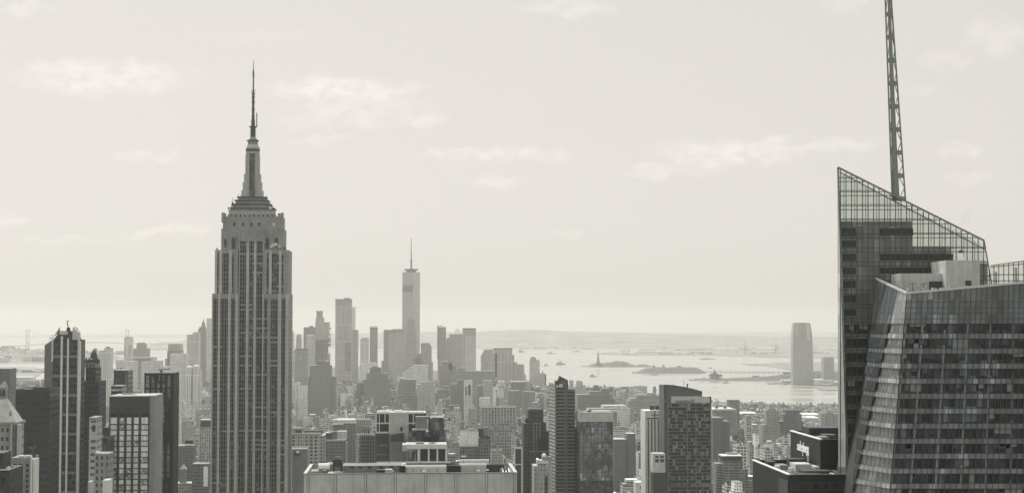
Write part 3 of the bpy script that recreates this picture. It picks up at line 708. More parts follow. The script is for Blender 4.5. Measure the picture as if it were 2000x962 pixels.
def finned_tower():
    t = Tower('finned_glass_tower', 'dark glass tower with slim pale fins and a small davit on its notched crown', 103, 151, 1000, 24, pytop=650, pyref=690)
    u, z, w = t.u, t.z, t.w; a = -(u(103) - u(80.5))
    glass = facade('fin_tower_glass', .055, .02, 1.6, 4.0, .8, .62, .8, .2, gloss=.2, rough=.4)
    b = B(); s = 9.0
    b.hull([(a, s, 1.5), (0, 0, 1.5), (w, 0, 1.5), (w, 24, 1.5), (a, 24, 1.5)], [(a, s, z(674)), (0, 0, z(663)), (w, 0, z(663)), (w, 24, z(663)), (a, 24, z(674))], 0, 1)
    t.part('wall', b, [glass, M['roof_dark']])
    r = random.Random(5)
    for i in range(24):                                                   # storeys with pale blinds or spandrels
        y = 668 + i * 12.6; mt = M['metal'] if i % 3 == 2 else M['dark']
        b = B(); b.box(.3, w - .3, -.12, 0, z(y + (4.8 if i % 3 == 2 else 2.2)), z(y)); t.part('spandrel', b, mt)
    for x0, x1, ya, yb in ((101.5, 104.2, 659, 706), (119, 123, 656, 965), (131.5, 135, 660, 965)):
        b = B(); b.box(u(x0), u(x1), -1.1, -.13, 1.5 if yb > 962 else z(yb), z(ya)); t.part('fin', b, M['concrete_pale'])
    b = B(); b.box(w, w + 1.7, .4, 3.2, 1.5, z(668)); b.hull([(w, .4, z(668)), (w + 1.7, .4, z(668)), (w + 1.7, 3.2, z(668)), (w, 3.2, z(668))], [(w, .4, z(662)), (w + .5, .4, z(664)), (w + .5, 3.2, z(664)), (w, 3.2, z(662))])
    t.part('stone_edge', b, M['concrete_pale'])
    b = B(); b.hull([(u(104), 1.2, z(663)), (u(150), 1.2, z(663)), (u(150), 15, z(663)), (u(104), 15, z(663))], [(u(115), 1.2, z(646)), (u(140), 1.2, z(646)), (u(140), 15, z(646)), (u(115), 15, z(646))])
    cr = t.part('crown', b, glass)
    b = B(); b.hull([(u(140), .8, z(663)), (u(151), .8, z(663)), (u(151), 9, z(663)), (u(140), 9, z(663))], [(u(141), .8, z(639)), (u(143), .8, z(638)), (u(143), 9, z(638)), (u(141), 9, z(639))]); b.hull([(u(143), .7, z(663)), (u(151), .7, z(663)), (u(151), 9, z(663)), (u(143), 9, z(663))], [(u(142.5), .7, z(638)), (u(151), .7, z(649)), (u(151), 9, z(649)), (u(142.5), 9, z(638))])
    t.part('crown_panel', b, M['concrete'], cr)
    b = B(); b.slab([(u(105), .9, z(656)), (u(115.5), .9, z(648)), (u(115.5), .9, z(638)), (u(105), .9, z(655))], .4); t.part('crown_panel', b, M['metal'], cr)
    b = B(); b.box(u(115), u(131), 1.05, 1.2, z(653), z(647)); t.part('parapet', b, M['concrete'], cr)
    b = B(); b.cyl(u(129), 6, z(646), z(639), 1.4, 1.0, 8); b.bar((u(129), 6, z(640)), (u(126), 6, z(627)), .5); b.bar((u(126.4), 6, z(627)), (u(131), 6, z(625.5)), .35)
    for px in (139.5, 147): b.bar((u(px), 6, z(648)), (u(px), 6, z(640)), .25)
    t.part('davit', b, M['black'])
    b = B()
    for y, x0 in ((655, 95), (660, 92)): b.bar((u(x0), 4, z(y)), (u(104), 4, z(y)), .35)
    b.bar((u(91), 9, z(675)), (u(91), 9, z(662)), .25); t.part('roof_rig', b, M['metal'])
finned_tower()

def dark_slab():
    t = Tower('dark_slab_tower', 'blank near-black slab in front of the finned glass tower', 30, 96.5, 900, 26, pytop=762)
    m = facade('dark_slab_wall', .034, .026, 5.0, 3.9, 1.0, .35, .5, 0, rough=.5, wallvar=.3)
    one(t, 'wall', m, (30, 96.5, 763.5, None, 0, 26), top=M['roof_dark'])
    parapet(t, 0, t.w, 0, 26, t.z(763.5), 1.2, .5, M['dark'])
    one(t, 'bulkhead', M['mid'], (40, 58, 759, 763.5, 12, 20))
dark_slab()

def dark_setback():
    t = Tower('setback_tower', 'dark prewar setback tower with ornate capped turret behind the finned tower', 152, 192, 1080, 26, pytop=690)
    m = facade('setback_wall', .05, .025, 2.2, 3.4, .45, .6, .6, .05, wallvar=.3)
    one(t, 'wall', m, (152, 192.5, 744, None, 0, 26), (166, 186, 717, 744, 3, 22), top=M['roof_dark'])
    b = B(); u, z = t.u, t.z
    b.hull([(u(192.3), 1, 60), (u(196.5), 1, 60), (u(196.5), 20, 60), (u(192.3), 20, 60)], [(u(192.3), 1, z(748)), (u(193), 1, z(748)), (u(193), 20, z(748)), (u(192.3), 20, z(748))]); t.part('buttress', b, m)
    one(t, 'upper_storey', facade('ornate_storey', .2, .04, 2.0, 3.0, .5, .6), (163, 185.5, 708, 717.2, 4, 20))
    b = B(); cx = u(175.5)
    for px in (164.5, 170, 181, 184.5): b.lathe(u(px), 5, [(.9, z(709)), (.9, z(703)), (.1, z(697))], 8)
    b.lathe(cx, 11, [(4.5, z(708)), (4, z(702)), (2.5, z(699)), (2, z(690)), (1.2, z(687)), (.2, z(683))], 10); t.part('turret', b, M['dark'])
dark_setback()

def grid_tower():
    t = Tower('gridded_tower', 'tower with pale square windows in a dark grid and a blank stone flank', 213.5, 292, 1000, 30, pytop=772)
    u, z, w = t.u, t.z, t.w
    b = B(); cols = [(216, 228.8), (233.8, 243.2), (247.8, 257), (261.6, 271), (276, 289.6)]
    ux = [(u(a), u(c)) for a, c in cols]; xs = [0] + [e for p_ in ux for e in p_] + [w]
    rows = [(814.5, 827)] + [(829.2 + 10.72 * i, 838 + 10.72 * i) for i in range(13)]
    zb = z(rows[-1][1] + 2)
    for i in range(0, len(xs), 2): b.box(xs[i], xs[i + 1], -.35, .3, zb, z(806))
    for (ya, yb), nx in zip(rows, rows[1:] + [(972, 975)]):
        for a, c in ux: b.box(a, c, -.1, .3, z(nx[0]), z(yb))
    b.box(0, w, .3, 29, 1.5, z(774)); b.box(0, w, -.3, .3, 1.5, zb)
    b.box(0, w, -.1, .31, z(806.2), z(774)); 
    for a in (228.8, 243.2, 257.2, 271.2): b.box(u(a), u(a + 3.5), -.34, -.1, z(806), z(784))
    t.part('wall', b, M['dark'])
    b = B(); b.box(.3, w - .3, -.12, .29, z(813.8), z(807.5)); t.part('louvre', b, M['black'])
    r = random.Random(8)
    for j, (ya, yb) in enumerate(rows):
        for i, (a, c) in enumerate(ux):
            v = r.random(); pale = (v < .93) if j < 9 else (v < .55)
            q = B(); q.box(a + .05, c - .05, .02, .28, z(yb), z(ya)); q.box(a + (c - a) * .48, a + (c - a) * .52, -.03, .02, z(yb), z(ya))
            t.part('window', q, GW[(j * 5 + i * 3) % 3] if pale else GW[3])
    b = B(); b.box(w, w + u(304.5) - u(292.5), .5, 29.5, 1.5, z(773)); t.part('stone_flank', b, M['limestone'])
    b = B(); b.hull([(0, 0, z(774)), (w + 3.6, 0, z(774)), (w + 3.6, 30, z(774)), (0, 30, z(774))], [(0, 0, z(772.6)), (w + 3.6, 0, z(771.4)), (w + 3.6, 30, z(771.4)), (0, 30, z(772.6))]); t.part('coping', b, M['roof_pale'])
    one(t, 'roof_unit', M['roof_white'], (228, 236, 770, 774, 8, 14), (259, 264, 769.8, 774, 6, 10), (272, 279, 770.5, 774, 10, 16))
    one(t, 'bulkhead', M['mid'], (236, 262, 768.5, 774, 14, 22))
GW = [panes('blind_window', .72, .55, 30, .12, .3), panes('blind_window_pale', .8, .6, 30, .1, .3), panes('blind_window_grey', .62, .5, 30, .15, .3), panes('blind_window_mixed', .34, .6, .7, .8, .2)]
grid_tower()

def dark_strip_tower():
    t = Tower('dark_pier_tower', 'black tower with vertical reflecting glass strips behind the gridded tower', 281.5, 339, 1150, 26, pytop=728)
    u, z, w = t.u, t.z, t.w; g = panes('painted_reflection_glass', .10, 3.5, 9.0, .3, .15, patch=.09, lo=.3, hi=3.0)  # reflections in the strips are painted into the glass colour
    b = B(); b.box(0, w, .5, 26, 1.5, z(729)); 
    xs = [281.5, 284, 291, 295.5, 301.5, 306.5, 312, 316.5, 322, 326.5, 332, 339]
    for i in range(0, 12, 2): b.box(u(xs[i]), u(xs[i + 1]), -.2, .5, 1.5, z(729))
    for y in (729, 756, 785, 816, 850, 885, 920): b.box(0, w, -.25, .5, z(y + 3.2), z(y) + .01 * y / 900)
    t.part('wall', b, M['black'])
    for i in range(1, 11, 2):
        q = B(); q.box(u(xs[i]), u(xs[i + 1]), .2, .49, 1.5, z(732)); t.part('window_strip', q, g)
    one(t, 'coping', M['metal_dark'], (281, 339.3, 727.6, 729, -.5, 26))
    b = B(); b.cyl(u(311), 8, z(728), z(723), .9, .9, 8); b.bar((u(304), 8, z(722.3)), (u(329), 8, z(720.5)), .6); t.part('davit', b, M['metal_dark'])
dark_strip_tower()

def pale_edge_tower():
    t = Tower('pale_edged_tower', 'dark banded tower with one pale vertical edge, short against the hazy blocks', 221, 248.5, 1300, 26, pytop=722)
    one(t, 'wall', facade('banded_dark', .045, .025, 6, 4, 1, .5, .5, .1, rough=.5), (221, 248.5, 723.5, None, 0, 26), top=M['roof_dark'])
    one(t, 'corner_strip', M['mid'], (244.2, 246.6, 729, None, -.3, 0)); one(t, 'coping', M['roof_mid'], (220.7, 248.8, 722.3, 723.5, -.3, 26.3))
    b = B(); b.bar((t.u(226), 6, t.z(719)), (t.u(239), 6, t.z(718)), .4); b.bar((t.u(232), 6, t.z(722.3)), (t.u(232), 6, t.z(718.5)), .4); t.part('davit', b, M['metal_dark'])
    t = Tower('banded_block', 'block with three pale bands tucked below the pale-edged tower', 216.5, 237.5, 1240, 22, pytop=753, cat='building')
    one(t, 'wall', facade('triple_band', .4, .04, 30, 4.2, 1, .6, .2, 0), (216.5, 237.5, 753, None, 0, 22), top=M['roof_mid'])
pale_edge_tower()

def pyramid_tower():
    t = Tower('pyramid_roofed_tower', 'stone tower under a steep pale pyramid roof at the edge of the view', -30, 31, 600, 13, pytop=826)
    u, z = t.u, t.z; m = facade('pyramid_tower_wall', .34, .07, 1.9, 3.3, .42, .45, .5, .1)
    w = t.w
    one(t, 'wall', m, (-30, 31, 828, None, 0, 13), (-30, 38, 900, None, -1.5, 14.5)); one(t, 'cornice', M['limestone'], (-31, 33, 824, 829, -.5, 13.5))
    b = B(); cx, cy = u(-4), 6.5; b.hull([(u(-28), .3, z(824)), (u(29.5), .3, z(824)), (u(29.5), 12.7, z(824)), (u(-28), 12.7, z(824))], [(u(-9), 5, z(778)), (u(3.5), 5, z(778)), (u(3.5), 8, z(778)), (u(-9), 8, z(778))])
    t.part('roof', b, M['roof_pale'])
    b = B(); b.box(u(-10), u(4.5), 4.6, 8.4, z(778.5), z(758)); b.hull([(u(-11), 4.3, z(758)), (u(5), 4.3, z(758)), (u(5), 8.7, z(758)), (u(-11), 8.7, z(758))], [(u(0), 6.4, z(744)), (u(1), 6.4, z(744)), (u(1), 6.6, z(744)), (u(0), 6.6, z(744))])
    ln = t.part('lantern', b, M['limestone'])
    for px in (-6, -1, 2.2): q = B(); q.box(u(px - 1), u(px + 1), 4.5, 4.62, z(774), z(762)); t.part('window', q, M['black'], ln)
    one(t, 'dormer', M['limestone'], (18, 22, 806, 812, 1.5, 4), (19, 21, 802, 806, 2, 3.5))
    one(t, 'pier', M['limestone_pale'], (21, 24, 829, None, -1.9, 0), (33.5, 37, 829, None, -1.9, 3))
    t = Tower('dark_low_tower', 'dark flat-topped building below the pyramid roof, cropped by the view edge', -60, 9, 500, 14, pytop=884, cat='building')
    one(t, 'wall', facade('dark_low', .06, .03, 2.2, 3.5, .5, .5), (-60, 7.5, 884, None, 0, 10), (-60, 19.5, 918, None, -6, 12), top=M['roof_dark'])
    one(t, 'coping', M['roof_pale'], (-60, 20, 916.6, 918.2, -6.3, -5.6)); one(t, 'roof_unit', M['roof_white'], (14, 18, 912, 917, 0, 3))
    t = Tower('stone_flat_tower', 'grey stone building with paired windows, a bright corner and a roof tank', 23, 61, 560, 12, pytop=893, cat='building')
    u, z = t.u, t.z; b = B(); cols = [(27.5, 35), (39, 46), (52.5, 57)]; rows = [(905 + 10.1 * i, 911 + 10.1 * i) for i in range(6)]
    b.box(0, t.w, .25, 12, 1.5, z(893)); t.part('wall', b, M['limestone'])
    for ya, yb in rows:
        for a, c in cols: q = B(); q.box(u(a), u(c), .1, .24, z(yb), z(ya)); q.box(u((a + c) / 2) - .08, u((a + c) / 2) + .08, .04, .1, z(yb), z(ya)); t.part('window', q, M['dark'])
    one(t, 'pier', M['limestone'], (23, 26, 895, None, -.2, .25), (36, 38, 897, None, -.1, .25), (47, 50.5, 897, None, -.1, .25))
    one(t, 'bright_corner', M['concrete_pale'], (61, 65, 895.5, None, -.2, 6), (66.3, 69.8, 896, None, -.2, 6)); one(t, 'corner_recess', M['mid'], (65, 66.3, 897, None, 0, 6))
    b = B(); b.cyl(u(61.5), 5, z(894), z(876), .75, .75, 10); b.ball(u(63.5), 5, z(874.5), .5, .4, .45); b.ball(u(55), 5, z(877), .6, .4, .35); t.part('roof_tank', b, M['metal_dark'])
    one(t, 'parapet', M['roof_pale'], (38, 46, 889.5, 893, .3, 3), (51, 57.5, 889, 893, .3, 3))
pyramid_tower()
t = Tower('plain_block_tower', 'plain hazy grey block at the edge of the view, behind the pyramid roof', -40, 18.5, 1900, 30, pytop=719); one(t, 'wall', facade('plain_grey', .11, .07, 2.5, 3.6, .5, .5, .3, 0), (-40, 18.5, 719.5, None, 0, 30), top=M['roof_mid'])
t = Tower('low_grey_block', 'low hazy grey block between the plain block and the near-black slab', 18, 34, 2100, 30, pytop=762, cat='building'); one(t, 'wall', M['fac3'], (18, 34, 763, None, 0, 30), top=M['roof_mid'])
t = Tower('spired_hall', 'small hazy building with a stubby spire just above the near-black slab', 62, 79, 3300, 24, pytop=752, cat='building'); one(t, 'wall', M['mid'], (62, 79, 754, None, 0, 24), (67, 75, 749.5, 754, 4, 16))
b = B(); b.lathe(t.u(71), 10, [(3.2, t.z(751)), (2.4, t.z(747)), (.3, t.z(745))], 8); t.part('spire', b, M['mid'])
t = Tower('flat_hazy_hall', 'low flat hazy roof above the near-black slab', 42, 56, 3000, 24, pytop=757, cat='building'); one(t, 'wall', M['mid'], (42, 56, 757.5, None, 0, 24), top=M['roof_pale'])

def stone_row():
    t = Tower('stone_office', 'slim pale stone office with arched upper windows beside the dark setback tower', 175, 188.5, 900, 16, pytop=816, cat='building')
    one(t, 'wall', facade('slim_stone', .4, .1, 4.4, 3.7, .62, .42, .4, .2), (174.5, 189, 817, None, 0, 16), top=M['roof_pale'])
    one(t, 'arch_window', M['dark'], (180.5, 186, 829, 842, -.1, 0)); one(t, 'cornice', M['limestone'], (174, 189.5, 814.5, 817, -.5, 16))
    t = Tower('dark_mid_building', 'dark squat building wedged between the slim stone office and gridded tower', 187, 213, 980, 20, pytop=853, cat='building')
    one(t, 'wall', facade('dark_squat', .07, .03, 4, 4.5, .6, .6), (187, 213, 854, None, 0, 20), top=M['roof_dark']); one(t, 'bulkhead', M['dark'], (203, 211, 834, 854, 6, 14))
    t = Tower('grey_stone_block', 'grey stone block of small windows below the dark squat building', 186, 213, 850, 14, pytop=884, cat='building')
    one(t, 'wall', facade('grey_small', .26, .06, 2.6, 3.6, .42, .55, .6, .1), (185.5, 214, 885, None, 0, 14), top=M['roof_mid']); one(t, 'roof_light', M['roof_white'], (188, 192, 881.5, 885, .2, 4))
    t = Tower('white_wall_block', 'small white-walled block at the foot of the gridded tower', 202, 214, 800, 10, pytop=935, cat='building')
    one(t, 'wall', M['concrete_pale'], (202, 214, 937, None, 0, 10), top=M['roof_pale'])
    t = Tower('cream_slab', 'little pale slab end standing at the foot of the finned tower', 173.5, 178, 800, 8, pytop=938, cat='building'); one(t, 'wall', M['limestone_pale'], (173.5, 178.5, 940, None, 0, 8), top=M['roof_pale'])
stone_row()

def slab_building():
    t = Tower('concrete_slab_building', 'broad blank concrete building with a plant-filled flat roof and bright coping', 593.5, 1009.5, 500, 32, cat='office building', pytop=905, pyref=930)
    u, z, w, d = t.u, t.z, t.w, t.d; zt = z(925); h = 2.4
    b = B(); b.box(0, w, 0, d, 1.5, zt - h, 0, 1); b.box(0, w, 0, .7, zt - h, zt); b.box(0, w, d - .7, d, zt - h, zt); b.box(0, .7, .7, d - .7, zt - h, zt); b.box(w - .7, w, .7, d - .7, zt - h, zt)
    t.part('wall', b, [M['concrete'], M['roof_dark']])
    b = B(); b.box(-.15, .9, -.15, d + .15, zt, zt + .3); b.box(w - .9, w + .15, -.15, d + .15, zt, zt + .3); t.part('coping', b, [M['roof_pale']]); b = B(); b.box(.9, w - .9, -.15, .75, zt, zt + .22); b.box(.9, w - .9, d - .75, d + .15, zt, zt + .25)
    t.part('coping', b, [M['mid']])
    for a, c in ((652.5, 657.2), (711.3, 716), (770, 774.6), (829.2, 833.8), (888, 892.6), (947.8, 952.5), (600, 604), (1002.5, 1006)):
        for e in (a, c): q = B(); q.box(u(e - .6), u(e + .6), -.06, 0, 1.5, zt - .2); t.part('joint', q, M['mid'])
        q = B(); q.box(u(a + .8), u(c - .8), -.03, 0, 1.5, zt - .3); t.part('joint_panel', q, M['concrete'])
    zr = zt - h
    def rb(name, px0, px1, ya, v0, v1, mt, zb=None, parent=None):
        q = B(); q.box(u(px0, v0), u(px1, v0), v0, v1, zr if zb is None else zb, z(ya, v0)); return t.part(name, q, mt, parent)
    rb('penthouse', 669, 790, 909, 9, 19, M['mid']); rb('penthouse', 792, 872, 912.5, 4, 12, M['concrete']); rb('penthouse', 900, 950, 909, 7, 14, M['concrete']); rb('penthouse_roof', 793, 871, 911.8, 4.3, 11.7, M['roof_mid'], z(912.4, 4)); rb('penthouse_roof', 901, 949, 908.4, 7.3, 13.7, M['roof_mid'], z(908.9, 7))
    rb('penthouse', 735, 880, 904.8, 20, 27, M['metal_dark'])
    rb('bulkhead', 637, 668, 906, 16, 25, M['mid']); rb('screen_wall', 872, 900, 910, 6, 7, M['black']); rb('screen_wall', 950, 985, 908.5, 9, 10, M['dark'])
    rb('roof_unit', 780, 791, 909.5, 3, 6, M['black']); rb('roof_unit', 735, 752, 918, 2, 5, M['black']); rb('roof_unit', 752, 766, 917, 1.8, 5, M['roof_pale']); rb('roof_unit', 607, 630, 919.5, 6, 14, M['roof_mid'])
    rb('walkway', 640, 668, 923.5, 1, 8, M['roof_pale']); rb('walkway', 897, 955, 899, 27.5, 29.5, M['concrete_pale'])
    q = B(); x0, x1 = u(622, 8), u(644, 8); zc = z(911, 8); n = 12; r_ = 1.15
    lo = [(x0, 8 + r_ * math.cos(i * math.pi / 6), zc + r_ * math.sin(i * math.pi / 6)) for i in range(n)]; hi = [(x1, p_[1], p_[2]) for p_ in lo]; q.hull(lo, hi); t.part('white_tank', q, M['white'])
    rb('tank_cradle', 623, 643, 915, 6.9, 9.1, M['roof_mid'])
    q = B(); xa, xb = u(649.5, 4), u(668, 4); q.box(xa, xb, 4, 8, z(911.5, 4), z(897, 4)); q.frustum(xa, xb, 4, 8, z(897, 4), xa + .9, xb - .9, 4.9, 7.1, z(891, 4)); ct = t.part('cooling_tower', q, M['dark'])
    q = B()
    for a in (xa + .3, xb - .3):
        for v in (4.3, 7.7): q.bar((a, v, zr), (a, v, z(911.5, 4)), .3)
    t.part('tower_frame', q, M['black'], ct)
    q = B(); q.box(u(672), u(735), .8, 2.6, zr, zr + 1.1); t.part('duct', q, M['metal']); q = B(); q.box(u(800, 20), u(890, 20), 28, 29, zr, z(901.5, 28)); t.part('duct', q, M['metal'])
    q = B()
    for px in (986, 992, 998): q.bar((u(px, 3), 3, zr), (u(px - 5, 9), 9, zr + 3.0), .45)
    t.part('skylight_frame', q, M['roof_white'])
    q = B()
    for px in (630, 700, 712, 760, 820, 866, 905, 962, 975):
        q.bar((u(px, 15), 15, zr), (u(px, 15), 15, z(899, 15)), .12)
    t.part('aerial', q, M['metal_dark'])
    r = random.Random(40)
    for i in range(26):
        px, v = r.uniform(612, 992), r.uniform(2, 27); q = B(); x0 = u(px, v); k_ = r.random()
        if k_ < .5: q.box(x0, x0 + r.uniform(.8, 3), v, v + r.uniform(.8, 2.5), zr, zr + r.uniform(.8, 2.6)); t.part('roof_unit', q, M[r.choice(['metal', 'roof_white', 'roof_mid', 'dark', 'black'])])
        else: q.cyl(x0, v, zr, zr + r.uniform(1.2, 2.8), .35, .35, 8); q.cyl(x0, v, zr + 2.8, zr + 3.1, .55, .3, 8); t.part('roof_vent', q, M[r.choice(['metal', 'metal_pale', 'dark'])])
    q = B()
    for i in range(40): x0 = 1.5 + (w - 3) * i / 39; q.bar((x0, d - 1.2, zr), (x0, d - 1.2, zt + 1.0), .07)
    q.bar((1.5, d - 1.2, zt + 1.0), (w - 1.5, d - 1.2, zt + 1.0), .07); q.bar((1.5, d - 1.2, zt + .5), (w - 1.5, d - 1.2, zt + .5), .05); t.part('railing', q, M['metal'])
    for v, a, c in ((3.2, 690, 780), (20.5, 640, 730), (5.5, 905, 980)): q = B(); q.bar((u(a, v), v, zr + .5), (u(c, v), v, zr + .5), .35); t.part('pipe', q, M['metal_pale'])
    for px in (684, 700, 718, 740, 760): q = B(); q.box(u(px, 8.9), u(px + 8, 8.9), 8.9, 9, z(914, 9), z(910.5, 9)); t.part('louvre', q, M['dark'])
    for px in (806, 822, 838, 854, 912, 926): q = B(); q.box(u(px, 3.9), u(px + .8, 3.9), 3.9 if px < 900 else 6.9, 4 if px < 900 else 7, zr, z(913, 4) - .4); t.part('panel_joint', q, M['mid'])
    q = B(); q.cyl(u(789, 3), 3, z(909.5, 3), z(905, 3), .9, .7, 10); t.part('vent', q, M['roof_white'])
slab_building()

def framed_building():
    t = Tower('framed_concrete_building', 'white-framed concrete block with blank core wall and dark glass bays', 735, 833, 1150, 30, cat='office building', pytop=803)
    u, z = t.u, t.z; fr = M['concrete_pale']
    one(t, 'body', M['black'], (735.5, 832, 806, None, .5, 30), top=M['roof_pale'])
    one(t, 'frame', fr, (735, 828, 804.2, 807.6, -.4, .6), (733.5, 736, 806, 846, -.3, .5), (740.2, 741.8, 807, 846, -.2, .5), (751, 753, 807, 826, -.2, .5), (735, 761, 824.5, 827, -.25, .5), (735, 761, 842, 845.5, -.3, .6), (806.5, 808.6, 807, 830, -.2, .5), (798, 812, 824.5, 827, -.25, .5), (759.5, 761.5, 806, 880, -.3, .5))
    one(t, 'core_wall', M['concrete'], (761.5, 798, 805.8, None, -1.2, .5)); one(t, 'window', M['black'], (782, 786.5, 833, 841.5, -1.3, -1.2))
    one(t, 'lower_bay', facade('lower_bay_wall', .075, .05, 9, 6.5, .9, .75), (733.5, 761, 846.5, None, -1, .5)); one(t, 'sill', M['mid'], (740, 760, 868, 870.5, -1.4, -1), (733.5, 761, 886, 888, -1.4, -1))
    one(t, 'front_box', M['mid'], (762.5, 788.5, 862, None, -7, -1.3)); b = B(); b.hull([(u(762.5, -7), -7, t.z(862, -7)), (u(788.5, -7), -7, t.z(862, -7)), (u(788.5, -7), -1.4, t.z(862, -7)), (u(762.5, -7), -1.4, t.z(862, -7))], [(u(763, -7), -7, t.z(849, -7)), (u(788.5, -7), -7, t.z(845, -7)), (u(788.5, -7), -1.4, t.z(845, -7)), (u(763, -7), -1.4, t.z(849, -7))]); t.part('front_box_top', b, M['dark'])
    one(t, 'roof_unit', M['roof_white'], (738, 758, 801.5, 804, 6, 12), (770, 786, 801, 804, 4, 9), (790, 801, 802.3, 804, 6, 10)); 
    t2 = Tower('dark_annex_tower', 'dark glass annex with a blank grey box, attached to the white-framed block', 799, 867.5, 1120, 24, cat='building', pytop=815)
    one(t2, 'body', panes('annex_glass', .03, 3, 5, .8, .15, patch=.1), (837, 867.5, 816, None, 0, 24), (799, 837.2, 843, None, 1, 24)); one(t2, 'blank_box', M['mid'], (811.5, 834, 813, 839, -1, 10)); one(t2, 'ledge', M['roof_pale'], (805, 835, 836.5, 839.5, -2.5, 1))
    one(t2, 'roof_unit', M['roof_mid'], (834, 840, 812.5, 818, 4, 10), (845, 852, 813.5, 816, 4, 8)); one(t2, 'coping', M['metal'], (843, 868, 814.8, 816, -.2, 24))
    t3 = Tower('colonnaded_pavilion', 'flat white-roofed pavilion on tall white columns over dark glass', 797, 872, 1020, 22, cat='building', pytop=865)
    one(t3, 'glass_wall', M['black'], (815, 871, 877, None, 1.2, 21)); one(t3, 'roof', M['roof_pale'], (793, 873, 868, 875.5, -1, 22)); one(t3, 'roof_edge', M['concrete_pale'], (793, 873.3, 867, 876, -1.3, -1))
    for a, c in ((815.5, 821), (835.8, 839.2), (852.8, 856.2), (869.8, 874)): one(t3, 'column', M['concrete_pale'], (a, c, 876, None, -.8, .8))
    one(t3, 'column', M['concrete_pale'], (810.5, 812, 877, None, 6, 8)); one(t3, 'terrace', M['roof_pale'], (786, 812, 868, 880, 2, 20))
    one(t3, 'roof_unit', M['roof_mid'], (812, 828, 863, 868, 6, 11), (838, 850, 864, 868, 8, 13)); 
    for px in (846, 853.5): q = B(); q.bar((t3.u(px), 12, t3.z(867)), (t3.u(px), 12, t3.z(858)), .5); t3.part('roof_post', q, M['black'])
framed_building()

def dark_stepped():
    t = Tower('dark_stepped_tower', 'dark stepped tower with one framed strip of pale windows and a round black tank', 1022.5, 1077, 1450, 30, pytop=798)
    m = facade('dark_step_wall', .055, .04, 3, 3.3, .6, .5, .3, 0, rough=.7); u, z = t.u, t.z
    one(t, 'wall', m, (1032, 1061, 801, None, 0, 26), (1022.5, 1032, 826, None, -2, 26), (1061, 1066.5, 825, None, 2, 26), (1066.5, 1077, 842, None, 4, 26), (1034.5, 1078, 881, None, -10, 0), top=M['roof_dark'])
    b = B(); b.frustum(u(1032.5), u(1060.5), 1, 25, z(801), u(1033.5), u(1058), 2, 24, z(798)); t.part('roof_cap', b, M['dark'])
    f = one(t, 'window_frame', M['mid'], (1041, 1043, 826, 879, -.4, 0), (1047, 1049, 828, 879, -.4, 0), (1053.6, 1055.6, 826, 879, -.4, 0), (1041, 1055.6, 824.5, 827, -.5, 0), *[(1041, 1055.6, y, y + 1.2, -.35, 0) for y in range(833, 878, 6)])
    one(t, 'window', M['black'], (1043, 1047, 828, 879, -.1, 0), parent=f); one(t, 'window', M['black'], (1049, 1053.6, 828, 879, -.1, 0), parent=f)
    one(t, 'dark_wing', M['black'], (1051, 1073, 857.5, None, -5, 0)); one(t, 'coping', M['roof_mid'], (1034, 1078, 880.2, 881.5, -10.4, -9.5))
    b = B(); b.ball(u(1029.5), 4, z(820.5), 2, 2, 2.4); b.bar((u(1029.5), 4, z(827)), (u(1029.5), 4, z(822)), .8); t.part('tank', b, M['black']); b = B(); b.bar((u(1022.5), 0, z(829)), (u(1019.5), 0, z(824)), .6); t.part('davit', b, M['black'])
dark_stepped()

def domed_stone():
    t = Tower('domed_stone_building', 'ornate pale stone building with small white dome and one tall dark window', 1042.5, 1077, 1250, 20, pytop=885, cat='building')
    u, z = t.u, t.z; st = facade('ornate_stone', .36, .16, 2.4, 3.6, .4, .55, .4, .1)
    one(t, 'wall', st, (1042.5, 1077, 909, None, 0, 20), (1050, 1076.5, 899, 909, 2, 18), top=M['roof_pale'])
    one(t, 'pier', M['limestone_pale'], (1073.5, 1076.5, 910, None, -.6, 0), (1043, 1045, 910, None, -.5, 0), (1049.5, 1051.5, 910, None, -.5, 0)); one(t, 'tall_window', M['dark'], (1064, 1069.5, 932, None, -.3, 0), (1064.5, 1069, 928, 932, -.3, 0))
    one(t, 'cornice', M['roof_white'], (1049.5, 1053, 896.5, 900, 1.5, 16), (1051, 1071, 901, 904, 1.4, 2)); one(t, 'turret_base', M['limestone'], (1059, 1069.5, 892, 899, 5, 9.5), (1071, 1077, 891, 899, 3, 9))
    b = B(); b.ball(u(1064), 7, z(892), 1.9, 1.9, 2.6, half=True); t.part('dome', b, M['white'])
domed_stone()

